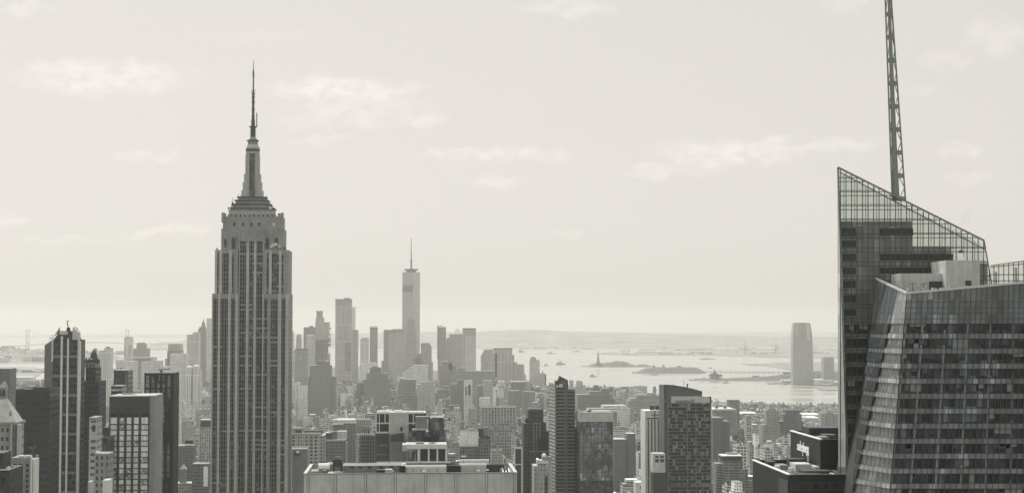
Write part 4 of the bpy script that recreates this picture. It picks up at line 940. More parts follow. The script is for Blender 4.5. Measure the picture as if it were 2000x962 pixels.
def striped_tower():
    t = Tower('striped_tower', 'slender dark tower with horizontal stripes and a jagged plant crown', 1084.5, 1123, 1370, 30, pytop=738)
    u, z, w = t.u, t.z, t.w
    b = B(); b.box(0, u(1105.5), 0, 30, 1.5, z(756)); b.box(u(1105.5), w, 1.2, 30, 1.5, z(760)); 
    t.part('body', b, [M['black']])
    m = facade('striped_flank', .34, .08, 30, 3.02, 1, .4, .2, 0); b = B(); b.hull([(u(1077), 26, 1.5), (-.02, .4, 1.5), (-.02, 26.2, 1.5)], [(u(1077), 26, z(748.5)), (-.02, .4, z(748.5)), (-.02, 26.2, z(748.5))]); t.part('flank', b, m)
    n = 31
    for i in range(n):
        y = 761 + i * 6.82; q = B(); q.box(u(1086), u(1103), -.5, 0, z(y + 2.1), z(y)); q.box(u(1108), w - .4, .8, 1.2, z(y + 2.5), z(y + .4)); t.part('balcony_rail', q, M['mid'])
    one(t, 'pier', M['metal'], (1102.8, 1104, 757, None, -.6, 0), (1106.2, 1107.6, 757, None, -.6, 1.2), (1084.5, 1085.5, 757, None, -.5, 0))
    one(t, 'side_wing', M['dark'], (1122, 1134, 836, None, 4, 30), top=M['roof_dark']); one(t, 'wing_light', M['white'], (1126.5, 1129.5, 866, 869, 3.6, 4))
    c = one(t, 'crown', M['dark'], (1085, 1091, 743, 757, 4, 14), (1091, 1094, 738.5, 757, 5, 14), (1093.5, 1104, 742, 757, 3.5, 16), (1104, 1109.5, 743, 760, 5, 16)); b = B()
    b.hull([(u(1093.5), 3.4, z(742.5)), (u(1109.5), 3.4, z(744)), (u(1109.5), 12, z(744)), (u(1093.5), 12, z(742.5))], [(u(1093.6), 3.4, z(733.5)), (u(1109.5), 3.4, z(741.5)), (u(1109.5), 12, z(741.5)), (u(1093.6), 12, z(733.5))]); t.part('crown_screen', b, M['metal_dark'], c)
    one(t, 'roof_unit', M['concrete_pale'], (1092.5, 1099, 749.5, 756, 1, 5), (1086, 1091, 751.5, 756, 2, 5), parent=c); q = B()
    for px in (1098, 1101.5, 1105): q.bar((u(px), 3, z(757)), (u(px + .6), 3, z(742)), .7)
    t.part('crown_pipe', q, M['metal'], c)
striped_tower()

def mirror_tower():
    t = Tower('mirrored_tower', 'mottled mirror-glass tower with a broad blank pale cap', 1131.5, 1197, 1350, 30, pytop=803)
    one(t, 'cap', M['concrete'], (1131, 1197, 804.5, 823, -.3, 30), top=M['roof_mid'])
    m = panes('mirror_glass', .17, 2.6, 3.5, .3, .15, patch=.12, lo=.5, hi=1.6); one(t, 'mirror_wall', m, (1132, 1196.5, 823.2, 938, 0, 30)); one(t, 'lower_wall', panes('mirror_dark', .08, 2.6, 3.5, .3, .15, patch=.1, lo=.5, hi=1.8), (1133, 1197.5, 938, None, .2, 30)); one(t, 'dark_return', M['dark'], (1191, 1196.6, 824, 848, -.15, 0), (1186, 1188, 824, 842, -.15, 0))  # mottling painted into the glass colour in place of mirrored surroundings
    q = B()
    for i in range(10): x0 = t.u(1132) + (t.u(1196.4) - t.u(1132)) * i / 9; q.box(x0 - .22, x0 + .22, -.12, 0, 1.5, t.z(823.4))
    for i in range(36): zz = t.z(823.4) - i * 3.5; q.box(.4, t.w - .4, -.08, 0, zz - .2, zz + .2) if zz > 2 else None
    t.part('mullion', q, M['metal_dark'])
    one(t, 'roof_unit', M['dark'], (1148, 1155, 800.8, 804.5, 8, 13)); one(t, 'roof_unit', M['concrete'], (1158, 1192, 802, 804.5, 12, 24)); one(t, 'roof_unit', M['roof_mid'], (1134, 1146, 802.8, 804.5, 10, 18))
mirror_tower()

def white_strip_tower():
    t = Tower('white_strip_tower', 'white tower with dark vertical window strips under two square roof tanks', 1260, 1299, 1400, 28, pytop=800)
    u, z = t.u, t.z; b = B(); xs = [(1265, 1267.3), (1271.8, 1274), (1278, 1280.3), (1284.4, 1286.6), (1290.5, 1292.8), (1295.8, 1297.6)]
    e = [0] + [u(c) for p_ in xs for c in p_] + [t.w]
    for i in range(0, len(e), 2): b.box(e[i], e[i + 1], 0, 1, 1.5, z(817))
    b.box(0, t.w, 1, 28, 1.5, z(801.5)); b.box(0, t.w, 0, 1, z(816.8), z(801.5)); 
    t.part('wall', b, M['concrete_pale'])
    strip = panes('strip_window', .05, 3, 3.4, .6, .2)
    for a, c in xs: q = B(); q.box(u(a), u(c), .5, .98, 1.5, z(819.5)); t.part('window_strip', q, strip)
    one(t, 'roof_band', M['dark'], (1263, 1298, 815.2, 817, -.2, 0), (1272, 1298, 809, 810.2, -.2, 0)); one(t, 'roof_tank', M['dark'], (1270, 1277.5, 791.5, 800, 2, 6)); one(t, 'roof_tank', M['dark'], (1281, 1288, 791.5, 800, 2, 6)); one(t, 'mast', M['dark'], (1278.3, 1279.6, 792, 816, -.5, -.2))
    t2 = Tower('grey_lift_block', 'grey stair block with four square openings against the white strip tower', 1274.5, 1299, 1300, 14, pytop=884, cat='building')
    one(t2, 'wall', M['concrete'], (1275, 1299, 885, 922, 0, 14), top=M['roof_pale']); one(t2, 'lower_wall', M['dark'], (1275.5, 1299, 922, None, .1, 14))
    for a, c in ((1279.5, 1286), (1289, 1296.5)):
        for ya, yb in ((889, 893), (895.5, 902)): one(t2, 'opening', M['dark'], (a, c, ya, yb, -.1, 0))
    t3 = Tower('white_gabled_house', 'small white building with two dark windows at the foot of the white strip tower', 1241.5, 1262, 1450, 16, pytop=939, cat='building')
    one(t3, 'wall', M['concrete_pale'], (1241.5, 1262, 941, None, 0, 16), top=M['roof_white']); 
    for px in (1249.5, 1256): one(t3, 'window', M['dark'], (px, px + 3.6, 948, 954, -.1, 0))
white_strip_tower()

def balcony_tower():
    t = Tower('balcony_tower', 'dark balconied apartment tower under a curved sloping crown', 1303, 1390, 1330, 30, pytop=752)
    u, z, w = t.u, t.z, t.w
    one(t, 'body', facade('balcony_back', .03, .012, 3.4, 2.95, .8, .7, .6, .02), (1304, 1389, 795, None, 1, 30)); one(t, 'flank', panes('flank_glass', .08, 2.4, 2.95, .3, .3), (1297.3, 1302.5, 753, None, 2, 30))
    b = B(); n = 12; pr = [(1297.3 + (1372.5 - 1297.3) * i / n, 752 + 13.5 * (i / n) ** 1.7) for i in range(n + 1)]
    for (xa, ya), (xb, yb) in zip(pr, pr[1:]): b.hull([(u(xa), 2, z(800)), (u(xb), 2, z(800)), (u(xb), 24, z(800)), (u(xa), 24, z(800))], [(u(xa), 2, z(ya)), (u(xb), 2, z(yb)), (u(xb), 24, z(yb)), (u(xa), 24, z(ya))])
    c = t.part('crown', b, plain('crown_panel', .11, var=.15)); b = B()
    for (xa, ya), (xb, yb) in zip(pr, pr[1:]): b.bar((u(xa), 1.8, z(ya) + .3), (u(xb), 1.8, z(yb) + .3), .8)
    t.part('crown_rim', b, M['metal_dark'], c)
    one(t, 'screen_wall', M['concrete'], (1311, 1386.5, 773.5, 786, .2, 20)); one(t, 'screen_end', M['dark'], (1386.5, 1389.5, 774, 800, .3, 20)); one(t, 'recess', M['mid'], (1319, 1354, 781, 786.5, .1, .2), (1353, 1356, 778, 787, -.1, .2))
    b = B(); b.bar((u(1346), 8, z(757)), (u(1346), 8, z(751.5)), .9); b.ball(u(1346), 8, z(751), .8, .8, .8); b.bar((u(1339), 8, z(756)), (u(1339), 8, z(741)), .25); b.bar((u(1316), 6, z(753)), (u(1319), 6, z(750.5)), .5); t.part('roof_mast', b, M['metal_dark'])
    r = random.Random(21); n = 27
    cells = [1304.5, 1309.5, 1313, 1319, 1324, 1329, 1334, 1339, 1344, 1349, 1354, 1359, 1364, 1369, 1374, 1379, 1384, 1389]
    for i in range(n):
        y = 787 + i * 6.75; q = B()                                     # a storey's balcony slabs and pale dividers
        gap = r.choice([(1339, 1341), (1352, 1354), (1322, 1324), (1366, 1367)])
        q.box(u(1304), u(gap[0]), -.9, 1, z(y + 1.0), z(y)); q.box(u(gap[1]), w, -.9, 1, z(y + 1.0), z(y)); t.part('balcony', q, BM)
    for a in (1303.5, 1341.5, 1358.5, 1387.5): one(t, 'pier', M['mid'], (a, a + 1.4, 787, None, -.6, 1))
    BP = [one(t, 'window_wall', M['black'], (1305, 1388, 789, None, .98, 1.0))]
    for i in range(n - 1):
        y = 787 + i * 6.75; q = B()
        for a, c in zip(cells, cells[1:]):
            if r.random() < .36: q = B(); q.box(u(a + .6), u(c - .4), .6, .98, z(y + 6.4), z(y + 1.2)); t.part('window_blind', q, BL[r.randrange(3)], BP[0])
BL = [plain('blind_grey', .3, var=.3), plain('blind_mid', .16, var=.3), plain('blind_pale', .36, var=.3)]; BM = plain('balcony_slab', .2, var=.2)
balcony_tower()

def banded_office():
    t = Tower('banded_office', 'low grid-fronted office with a black plant storey under a bright white roof line', 1412, 1460, 1850, 30, cat='office building', pytop=888)
    m = facade('office_bands', .22, .075, 6.0, 3.1, .86, .5, .4, .15); one(t, 'wall', m, (1412, 1450, 898, None, 0, 30), (1414, 1460, 917, None, -3, 28), top=M['roof_mid']); one(t, 'left_wing', facade('left_wing_bands', .24, .1, 30, 3.1, 1, .45, .3, .1), (1398, 1412, 905, None, 8, 30), top=M['roof_mid'])
    one(t, 'plant_storey', M['black'], (1411, 1448, 890.5, 899, -.6, 20)); one(t, 'roof_line', M['roof_white'], (1410, 1449, 888.6, 890.6, -1, 22)); one(t, 'bulkhead', M['mid'], (1420, 1441, 884, 889, 10, 22))
    one(t, 'ledge', M['mid'], (1413.5, 1460.5, 915.5, 917.3, -3.4, -2.8))
banded_office()

def black_sign_tower():
    t = Tower('black_sign_tower', 'black double-height office block bearing a white lettered sign on its flank', 1602, 1680, 500, 39, pytop=842, pyref=870, cat='office building')
    u, z, w = t.u, t.z, t.w; zt = z(858)
    b = B(); b.box(0, w, 0, 39, 1.5, zt - 1.5); b.box(0, w, 0, .5, zt - 1.5, zt); b.box(0, .5, .5, 39, zt - 1.5, zt); b.box(w - .5, w, .5, 39, zt - 1.5, zt); b.box(.5, w - .5, 38.5, 39, zt - 1.5, zt)
    t.part('wall', b, M['black']); b = B(); b.box(-.2, .7, -.2, 39.2, zt, zt + .35); t.part('coping', b, M['roof_white']); b = B(); b.box(.7, w, -.2, .4, zt, zt + .15); b.box(.7, w, 38.6, 39.2, zt, zt + .3); t.part('coping', b, M['metal_dark'])
    def rb(name, a, c, v0, v1, h, mt): q = B(); q.box(a, c, v0, v1, zt - 1.5, zt - 1.5 + h); return t.part(name, q, mt)
    rb('penthouse', 2.5, w, 24, 34, 3.6, M['dark']); rb('roof_unit', 1.5, 4.5, 6, 12, 1.9, M['mid']); rb('roof_unit', 5, 9, 14, 20, 2.0, M['roof_dark']); rb('walkway', 1, 2.2, 2, 34, .9, M['roof_mid'])
    # the sign: a white panel of crowded lettering, fixed to the flank on little brackets
    fy = lambda px: 39 * (1602 - px) / (1602 - 1545.0) * .93
    s = B(); ya, yb = fy(1581.5), fy(1557.5); zl = lambda py, v: t.z(py, v)
    za, zb = zl(877.8, 25), zl(868.5, 25); s.box(-.45, -.2, ya, yb, za - .2, zb + .2); sg = t.part('sign', s, M['white'])
    q = B(); hgt = zb - za; n = 9; r = random.Random(4); step = (yb - ya) / n
    for i in range(n):                                                   # strokes of the lettering, too small to read
        y0 = ya + step * i + .25; k = r.random()
        if i in (1, 4, 5, 8): q.box(-.5, -.45, y0 + step * .25, y0 + step * .6, za + hgt * (.3 if k < .5 else .5), za + hgt * (.55 if k < .5 else .8))
    t.part('lettering', q, M['mid'], sg)
    q = B()
    for v, a, c in ((yb - 4.2, zb, zb + 1.5), (yb - 8, zb, zb + 1.2), (ya + 8, za - 1.6, za)): q.box(-.4, -.2, v - .35, v + .35, a, c)
    q.box(-.45, -.2, ya - .3, ya + 3, za - 1.1, za - .25); t.part('bracket', q, M['roof_white'], sg)
    t2 = Tower('black_low_office', 'lower black office with ribbon windows and bright-edged roof, before the sign block', 1540, 1680, 478, 50, pytop=900, pyref=930, cat='office building')
    u, z, w = t2.u, t2.z, t2.w; zt = z(926.5)
    b = B(); b.box(0, w, 0, 50, 1.5, zt - 1.2, 0, 1); b.box(0, w, 0, .5, zt - 1.2, zt); b.box(0, .5, .5, 50, zt - 1.2, zt); b.box(.5, w, 49.5, 50, zt - 1.2, zt); t2.part('wall', b, [M['black'], M['roof_dark']])
    b = B(); b.box(-.2, .7, -.2, 50.2, zt, zt + .3); t2.part('coping', b, M['roof_white']); b = B(); b.box(.7, w, -.2, .4, zt, zt + .2); t2.part('coping', b, M['metal']); b = B(); b.box(.7, w, 49.6, 50.2, zt, zt + .2); t2.part('coping', b, M['metal_dark'])
    for a, c in ((1545.5, 1583), (1587, 1619), (1621, 1660)):
        q = B(); q.box(u(a), u(c), -.06, 0, z(955), z(942.5)); f = t2.part('window', q, M['glass_dark']); q = B(); q.box(u(a) - .25, u(c) + .25, -.14, -.06, z(942.4), z(941)); q.box(u(a) - .25, u(c) + .25, -.14, -.06, z(957), z(955.2)); q.box(u(a) - .3, u(a), -.14, -.06, z(955.2), z(942.4)); t2.part('window_frame', q, M['metal_dark'], f)
    q = B(); q.box(u(1538.8), u(1539.9), .3, 12, 1.5, zt - 2); t2.part('flank_panel', q, M['metal_dark'])
    zr = zt - 1.2
    for x0, x1, v0, v1, h, mt, nm in ((8, 13, 24, 32, 2.2, 'concrete', 'plant_box'), (4, 7, 30, 36, 1.4, 'roof_mid', 'plant_box'), (8, 17, 14, 20, 1.0, 'dark', 'roof_unit'), (5, 12, 8, 12, .7, 'black', 'roof_unit'), (2.5, 5, 38, 44, 1.8, 'dark', 'roof_unit'), (13.5, 16, 22, 30, 1.5, 'roof_pale', 'roof_unit'), (10, 24, 40, 45, 2.4, 'dark', 'roof_unit')):
        q = B(); q.box(x0, x1, v0, v1, zr, zr + h); t2.part(nm, q, M[mt])
    q = B(); q.cyl(2.6, 26, zr, zr + 1.6, 1.0, 1.0, 12); t2.part('fan_unit', q, M['roof_white']); q = B(); q.cyl(6, 22, zr, zr + 1.3, .8, .8, 12); t2.part('fan_unit', q, M['roof_white']); q = B(); q.box(18.5, 19.2, 2, 40, zr, zr + .7); q.box(16, 16.7, 4, 40, zr, zr + .5); t2.part('walkway', q, M['roof_pale'])
    q = B(); q.bar((14.5, 34, zr), (14.5, 34, zr + 4.2), .5); t2.part('roof_post', q, M['metal_pale'])
black_sign_tower()

# ------------------------------------------------------------------ mid-distance buildings one can single out
def simple(name, label, px0, px1, D, depth, mt, boxes, cat='building', top=None, extras=()):
    """boxes: (px0, px1, py_top, py_bottom, v0, v1); extras: (part name, material, boxes...)"""
    t = Tower(name, label, px0, px1, D, depth, cat=cat, pytop=min(b[2] for b in boxes))
    one(t, 'wall', mt, *boxes, top=top or M['roof_mid'])
    for e in extras: one(t, e[0], e[1], *e[2:])
    return t
arch = facade('arcade_windows', .36, .07, 4.6, 3.6, .62, .58, .4, .1)
t = simple('arcaded_block', 'pale stone block with three rows of arched windows beside the art deco skyscraper', 569, 633, 1650, 30, arch, [(569, 626, 846, None, 0, 30), (626, 634, 850, None, 2, 30)], top=M['roof_pale'],
    extras=[('bulkhead', M['limestone'], (571, 592, 835, 846, 8, 18)), ('roof_unit', M['dark'], (577, 589, 838.5, 845, 7.5, 8)), ('roof_unit', M['roof_dark'], (594, 630, 840, 846, 14, 24)), ('cornice', M['limestone_pale'], (568, 627, 845, 847.5, -.8, 1)), ('pier', M['limestone_pale'], *[(x, x + 2.2, 847, None, -.5, 0) for x in (569, 580, 590.5, 601, 611.5, 624)])])
t = simple('framed_roof_block', 'small pale-rimmed block with a sunken roof well below the arcaded stone block', 568, 602, 1400, 16, M['mid'], [(570, 600, 876, None, .4, 16)], top=M['roof_mid'], extras=[('frame', M['concrete_pale'], (568, 571, 872, None, -.3, .4), (571, 601, 871.5, 874, -.3, .4)), ('recess', M['dark'], (576, 587, 882, 889, -.1, .4)), ('roof_unit', M['roof_white'], (579, 585, 880, 884, -2, .0))])
t = simple('long_dark_warehouse', 'wide dark low block with a pale roof edge and three rooftop boxes', 632, 676, 1720, 28, M['fac2'], [(632, 675, 860, None, 0, 28)], top=M['roof_pale'], extras=[('roof_edge', M['roof_pale'], (631, 676, 857.5, 860.5, -.6, .6)), ('rooftop_box', M['dark'], (637, 648, 845, 858, 4, 14)), ('rooftop_box', M['mid'], (648.5, 658, 842, 858, 6, 14)), ('rooftop_box', M['concrete'], (658.5, 677, 841.5, 857, 3, 16))])
t = simple('white_tank_warehouse', 'dark-sided block carrying one long bright white roof drum', 658, 696, 2150, 26, facade('tank_wall', .16, .05, 3, 3.6, .5, .5), [(671, 695, 826, None, 0, 26), (651, 671, 828, None, 3, 24)], top=M['roof_mid'])
b = B(); n = 12; lo = [(t.u(659), 6 + 4.2 * math.cos(i * math.pi / 6), t.z(820.5) + 2.6 * math.sin(i * math.pi / 6)) for i in range(n)]; b.hull(lo, [(t.u(694), p[1], p[2]) for p in lo]); t.part('roof_drum', b, M['white'])
t = simple('pilastered_block', 'pale pilastered block immediately left of the white-framed concrete block', 696, 726, 1980, 24, M['fac5'], [(696, 724, 819, None, 0, 24)], top=M['roof_pale'], extras=[('cornice', M['concrete_pale'], (695, 725, 816.5, 820, -1, 1)), ('side_wall', M['mid'], (697, 724, 832, 840, -4, 0))])
def scaffold():
    t = Tower('scaffolded_building', 'building wrapped in a dark scaffold lattice beside the white-framed block', 703, 733, 1350, 18, cat='building', pytop=847)
    one(t, 'wall', M['fac1'], (704, 732, 850, None, 1.5, 18), top=M['roof_pale']); q = B(); u, z = t.u, t.z
    for i in range(8): x = t.w * i / 7; q.bar((x, .3, 1.5), (x, .3, z(847)), .5)
    for y in range(849, 975, 7): q.bar((0, .3, z(y)), (t.w, .3, z(y)), .4)
    t.part('scaffold', q, M['metal_dark']); one(t, 'lift_frame', M['metal_dark'], (711, 713, 838, 850, 3, 4), (719, 721, 838, 850, 3, 4), (711, 721, 837.5, 839, 3, 4)); one(t, 'roof_edge', M['roof_white'], (697, 732, 846.5, 849, 1, 3))
scaffold()
t = simple('ribbed_civic_block', 'broad pale block of tall white ribs facing the view, right of centre', 939, 1009, 2750, 40, facade('civic_wall', .25, .09, 4.5, 5.5, .7, .7, .4), [(939, 1008, 795, None, 0, 40)], top=M['roof_pale'], extras=[('rib', M['limestone_pale'], *[(x, x + 1.9, 793.5, 826, -1.2, 0) for x in np.linspace(940, 1006.5, 12)]), ('cornice', M['limestone_pale'], (938, 1009, 792, 794.5, -1.6, 2)), ('rear_block', M['fac0'], (937, 957, 776, 793, 24, 38))])
t = simple('dark_loft_cluster', 'dark brick loft with stepped tops behind the concrete slab roof', 898, 962, 1600, 26, M['fac2'], [(898, 940, 871, None, 4, 26), (935, 958, 856, None, 0, 24)], top=M['roof_dark'], extras=[('bulkhead', M['dark'], (937, 957, 851, 856, 3, 18)), ('upper_box', M['mid'], (944, 953, 834, 851, 6, 14)), ('upper_box', M['dark'], (935, 944, 836, 851, 7, 14)), ('roof_unit', M['roof_white'], (901, 911, 889.5, 892, -2, 3))])
t = simple('narrow_framed_block', 'narrow white-framed block with dark glazed front near the dark stepped tower', 1004, 1021, 1350, 14, M['dark'], [(1006, 1019, 876, None, .3, 14)], top=M['roof_pale'], extras=[('frame', M['concrete_pale'], (1004, 1006.5, 872, None, -.3, .3), (1018, 1020.5, 872, None, -.3, .3), (1004, 1020.5, 872, 876, -.35, .35), (1006, 1019, 905, 907, -.2, .3))])
t = simple('twin_dark_blocks', 'pair of joined dark blocks rising above lofts beside the mirrored tower', 1199, 1241, 2250, 30, facade('twin_dark', .14, .1, 3, 3.6, .5, .5, .3, 0), [(1199, 1223, 857, None, 0, 30), (1224, 1241, 846, None, 6, 30)], top=M['roof_pale'])
t = simple('tall_hazy_slab', 'grey slab block just right of the balcony tower with a stepped darker face', 1393, 1440, 2300, 34, facade('hazy_slab', .13, .07, 3, 3.5, .5, .5, .3, 0), [(1392, 1412, 815, None, 0, 34), (1412, 1425, 822, None, 3, 34)], extras=[('rear_block', M['fac1'], (1398, 1440, 799, 850, 40, 70)), ('roof_edge', M['roof_white'], (1393, 1433, 797, 800.5, 38, 70)), ('roof_unit', M['roof_dark'], (1398, 1402, 793, 797.5, 44, 50), (1414, 1419, 793, 797.5, 44, 50))])
t = simple('hazy_box_tower', 'plain hazy box tower rising alone above the waterfront roofs', 1423.5, 1445, 3300, 22, facade('box_tower', .2, .13, 3, 3.4, .5, .5, .3, 0), [(1423.5, 1444.5, 782, None, 0, 22)], extras=[('roof_edge', M['dark'], (1423, 1445, 780.8, 782, -.4, 22))])
t = simple('stepped_brick_tower', 'small stepped tower with a cluster of finials near the waterfront', 1497, 1521, 2900, 24, M['fac1'], [(1497, 1522, 800.5, None, 0, 24), (1501, 1515, 797, 801, 2, 16), (1489, 1524, 829, None, -5, 26)], extras=[('finial', M['mid'], (1503, 1505, 795.5, 797, 3, 6), (1507, 1509, 793, 797, 3, 6), (1511, 1513, 795, 797, 3, 6))])
t = simple('broad_stepped_block', 'broad dark stepped block near the waterfront with a flat crown', 1523, 1570, 2950, 30, M['fac2'], [(1535, 1562, 802, None, 4, 28), (1530, 1566, 808, None, 2, 29), (1522, 1569, 822, None, 0, 30)], extras=[('coping', M['dark'], (1534.5, 1562.5, 800.8, 802.4, 3.5, 28.5))])
t = simple('pale_twin_tower', 'pale waterfront tower group with uneven tops beside the faceted glass tower', 1604, 1640, 3100, 26, facade('pale_twin', .34, .2, 3, 3.3, .5, .5, .3, 0), [(1604, 1613, 806, None, 0, 24), (1614, 1628, 804, None, 2, 26), (1628, 1640, 807, None, 1, 25)], extras=[('bulkhead', M['mid'], (1617, 1624, 801.5, 804, 8, 16))])
t = simple('stone_turret_house', 'low building with a pyramid-capped square turret between dark-pier tower and art deco skyscraper', 340, 372, 1600, 18, M['fac1'], [(340, 376, 943, None, 0, 18)], top=M['roof_pale'], extras=[('turret', M['mid'], (352, 364, 916, 943, 3, 9))])
b = B(); b.frustum(t.u(351.5), t.u(364.5), 2.8, 9.2, t.z(916), t.u(357.5), t.u(358.5), 5.8, 6.2, t.z(907)); t.part('turret_roof', b, M['roof_pale'])
t = simple('white_ended_block', 'dark block with one bright blank white end wall beside the art deco skyscraper', 382, 410, 1560, 18, M['fac2'], [(376, 408, 905, None, 0, 18)], extras=[('end_wall', M['white'], (398.5, 407, 910, 949, -.4, 0))])
t = simple('mansard_block', 'pale pilastered block with a dark roof storey hard against the art deco skyscraper', 390, 413, 1900, 22, M['fac5'], [(389, 413, 833, None, 0, 22)], top=M['roof_dark'], extras=[('roof_storey', M['dark'], (392, 411, 820.5, 833, 1, 18)), ('cornice', M['limestone_pale'], (391, 412, 819, 821, .6, 19))])
t = simple('dark_gable_block', 'dark lofts with a black roof hut and a bright panel near the dark-pier tower', 338, 378, 1850, 24, M['fac2'], [(338, 378, 870, None, 0, 24)], top=M['roof_mid'], extras=[('roof_hut', M['black'], (362, 377, 859, 867, 2, 10)), ('bright_panel', M['roof_white'], (362, 377, 866, 869.2, 1.6, 2))])

# ------------------------------------------------------------------ downtown, far off in the haze
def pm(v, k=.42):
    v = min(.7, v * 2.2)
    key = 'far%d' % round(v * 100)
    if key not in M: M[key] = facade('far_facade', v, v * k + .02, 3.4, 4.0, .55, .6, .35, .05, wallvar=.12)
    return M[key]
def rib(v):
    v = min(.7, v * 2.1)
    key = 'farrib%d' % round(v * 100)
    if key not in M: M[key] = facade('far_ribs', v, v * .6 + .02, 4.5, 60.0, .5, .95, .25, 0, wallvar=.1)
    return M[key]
def far(name, label, D, boxes, v=.18, mt=None, cat='skyscraper', extras=(), depth=45):
    px0 = min(b[0] for b in boxes); px1 = max(b[1] for b in boxes)
    t = Tower(name, label, px0, px1, D, depth, cat=cat, pytop=min(b[2] for b in boxes), pyref=720)
    bx = [(b[0], b[1], b[2], b[3] if len(b) > 3 else None, b[4] if len(b) > 4 else 0, b[5] if len(b) > 5 else depth) for b in boxes]
    one(t, 'wall', mt or pm(v), *bx, top=M['roof_mid'])
    for e in extras: one(t, e[0], e[1], *e[2:])
    return t
far('slab_cluster_tower', 'trio of joined pale hazy slabs right of the dark setback tower', 3600, [(184, 192, 691), (192, 203, 684, None, 3), (203, 214.5, 679, None, 6)], .3, rib(.3), extras=[('bulkhead', M['mid'], (182, 186, 680, 691, 12, 30), (206, 212, 676.5, 679, 12, 26))])
far('crowned_slim_tower', 'slim hazy tower with a pale unfinished crown below the far bridge pier', 6100, [(242, 255.5, 673)], .24, extras=[('crown', M['concrete_pale'], (241.8, 256, 659.5, 673, -1, 46)), ('pale_strip', M['concrete_pale'], (246, 249, 673, 700, -2, 0)), ('roof_frame', M['metal'], (243, 255, 657.5, 659.5, 2, 40))])
far('round_shouldered_tower', 'hazy flat-topped tower with lower shoulders right of the slim crowned tower', 5400, [(260, 289, 680), (266, 283, 671, None, 3), (268, 280, 668.5, None, 6)], .17)
far('broad_hazy_block', 'broad pale hazy block behind the pale-edged tower', 4300, [(226, 262, 705), (226, 240, 702.5, None, 5)], .3, depth=60)
far('wide_terrace_block', 'wide low hazy block spreading left of the dark-pier tower', 4700, [(248, 300, 697), (262, 296, 699)], .26, depth=60)
far('stepped_hazy_block', 'hazy stepped block above the dark-pier tower', 4400, [(276, 312, 706), (292, 312, 704, None, 4)], .27, depth=50)
far('flat_shed_block', 'low hazy block right above the dark-pier tower roof', 5000, [(296, 314, 704), (300, 312, 706)], .22, depth=50)
far('trapezoid_tower', 'hazy tower with sloping skirts and a flat top left of the art deco skyscraper', 5300, [(328, 352, 671), (326, 354, 684), (322, 366, 700)], .18, depth=60)
t = far('skirted_hall', 'pale hazy stepped mass below the sloping-skirted tower', 4700, [(316, 372, 715), (332, 364, 690, None, 12)], .3, depth=60)
far('flat_grey_tower', 'flat-topped hazy grey tower left of the spired downtown tower', 5700, [(364.5, 388, 653), (376, 388, 648, None, 8)], .24, rib(.24))
t = far('spired_downtown_tower', 'dark hazy tower ending in a stepped pointed spire left of the art deco skyscraper', 5900, [(386, 402, 643), (388, 400, 638, None, 4, 30)], .12, depth=34)
b = B(); cx = t.u(395.2); b.lathe(cx, 17, [(8, t.z(638)), (6.5, t.z(632)), (3.5, t.z(627)), (.6, t.z(624)), (.25, t.z(617))], 8); t.part('spire', b, M['metal'])
far('pale_edge_slab', 'tall pale hazy slab touching the art deco skyscraper', 5500, [(402.5, 420, 621)], .3, depth=40)
t = far('twin_dome_tower', 'ribbed hazy building with two white domed tops near the art deco skyscraper', 3900, [(364, 374, 718), (377, 389, 716), (354, 392, 722, None, 6)], .28, rib(.3), depth=30)
for px, py in ((369, 717.5), (383, 715.5)): b = B(); b.ball(t.u(px), 8, t.z(py), 7, 6, 5, half=True); t.part('dome', b, M['white'])
far('white_corner_block', 'slim white block with a stepped top right of the dark-pier tower', 2700, [(341, 352, 742), (344, 349, 738, None, 4, 12)], .5, depth=22, cat='building')
far('sliver_tower', 'thin hazy tower sliver right beside the art deco skyscraper', 6300, [(569.5, 573, 647)], .24, depth=20)
t = far('tapered_tower', 'hazy slender tower with a narrowing top beside the art deco skyscraper', 6400, [(578, 588.5, 662)], .2, depth=24)
b = B(); b.frustum(t.u(578), t.u(588.5), 0, 24, t.z(662), t.u(579.5), t.u(587.2), 2, 20, t.z(652)); t.part('crown', b, pm(.2))
far('notched_tower', 'dark hazy tower with a notched roof left of the jagged stacked tower', 5900, [(592.5, 616, 638.5)], .13, extras=[('roof_unit', M['mid'], (603, 611, 636, 638.5, 8, 30)), ('pale_band', M['concrete_pale'], (598, 613, 652.5, 656, -1, 0)), ('front_wall', rib(.26), (597.5, 617, 656.5, None, -6, -1))], depth=45)
t = far('stacked_box_tower', 'jagged hazy tower of stacked shifted boxes narrowing to its top', 5000, [(615.5, 644, 690), (615.5, 640, 662), (615.3, 640, 628.5), (616, 631.5, 620, None, 1), (617.5, 629, 607.5, None, 2)], .21, depth=34)
bx = [(636, 644, 628.5, 631.5), (640, 643.5, 633, 638), (640, 645.3, 639, 643.5), (640, 643, 645, 650), (640, 645.3, 651, 655), (640, 644.3, 657, 660.5), (640, 645.8, 661, 668), (640, 645.2, 670, 676)]
for b_ in bx: one(t, 'cantilevered_box', pm(.21), (*b_, 2, 30))
one(t, 'top_rim', M['mid'], (617, 629.5, 606.8, 608, 1.5, 33))
far('dark_front_slab', 'wide dark hazy slab in front of the jagged stacked tower', 4300, [(576.5, 600, 681)], .15, extras=[('side_strip', pm(.26), (570, 576.5, 683, None, 2, 30)), ('roof_edge', M['mid'], (575.5, 601.5, 680, 682.5, -1, 40))], depth=40)
far('low_pale_stair_block', 'low pale hazy block with an uneven top at the foot of the dark slab', 3500, [(579, 586, 746, None, 4), (583, 600, 753)], .34, depth=24, cat='building')
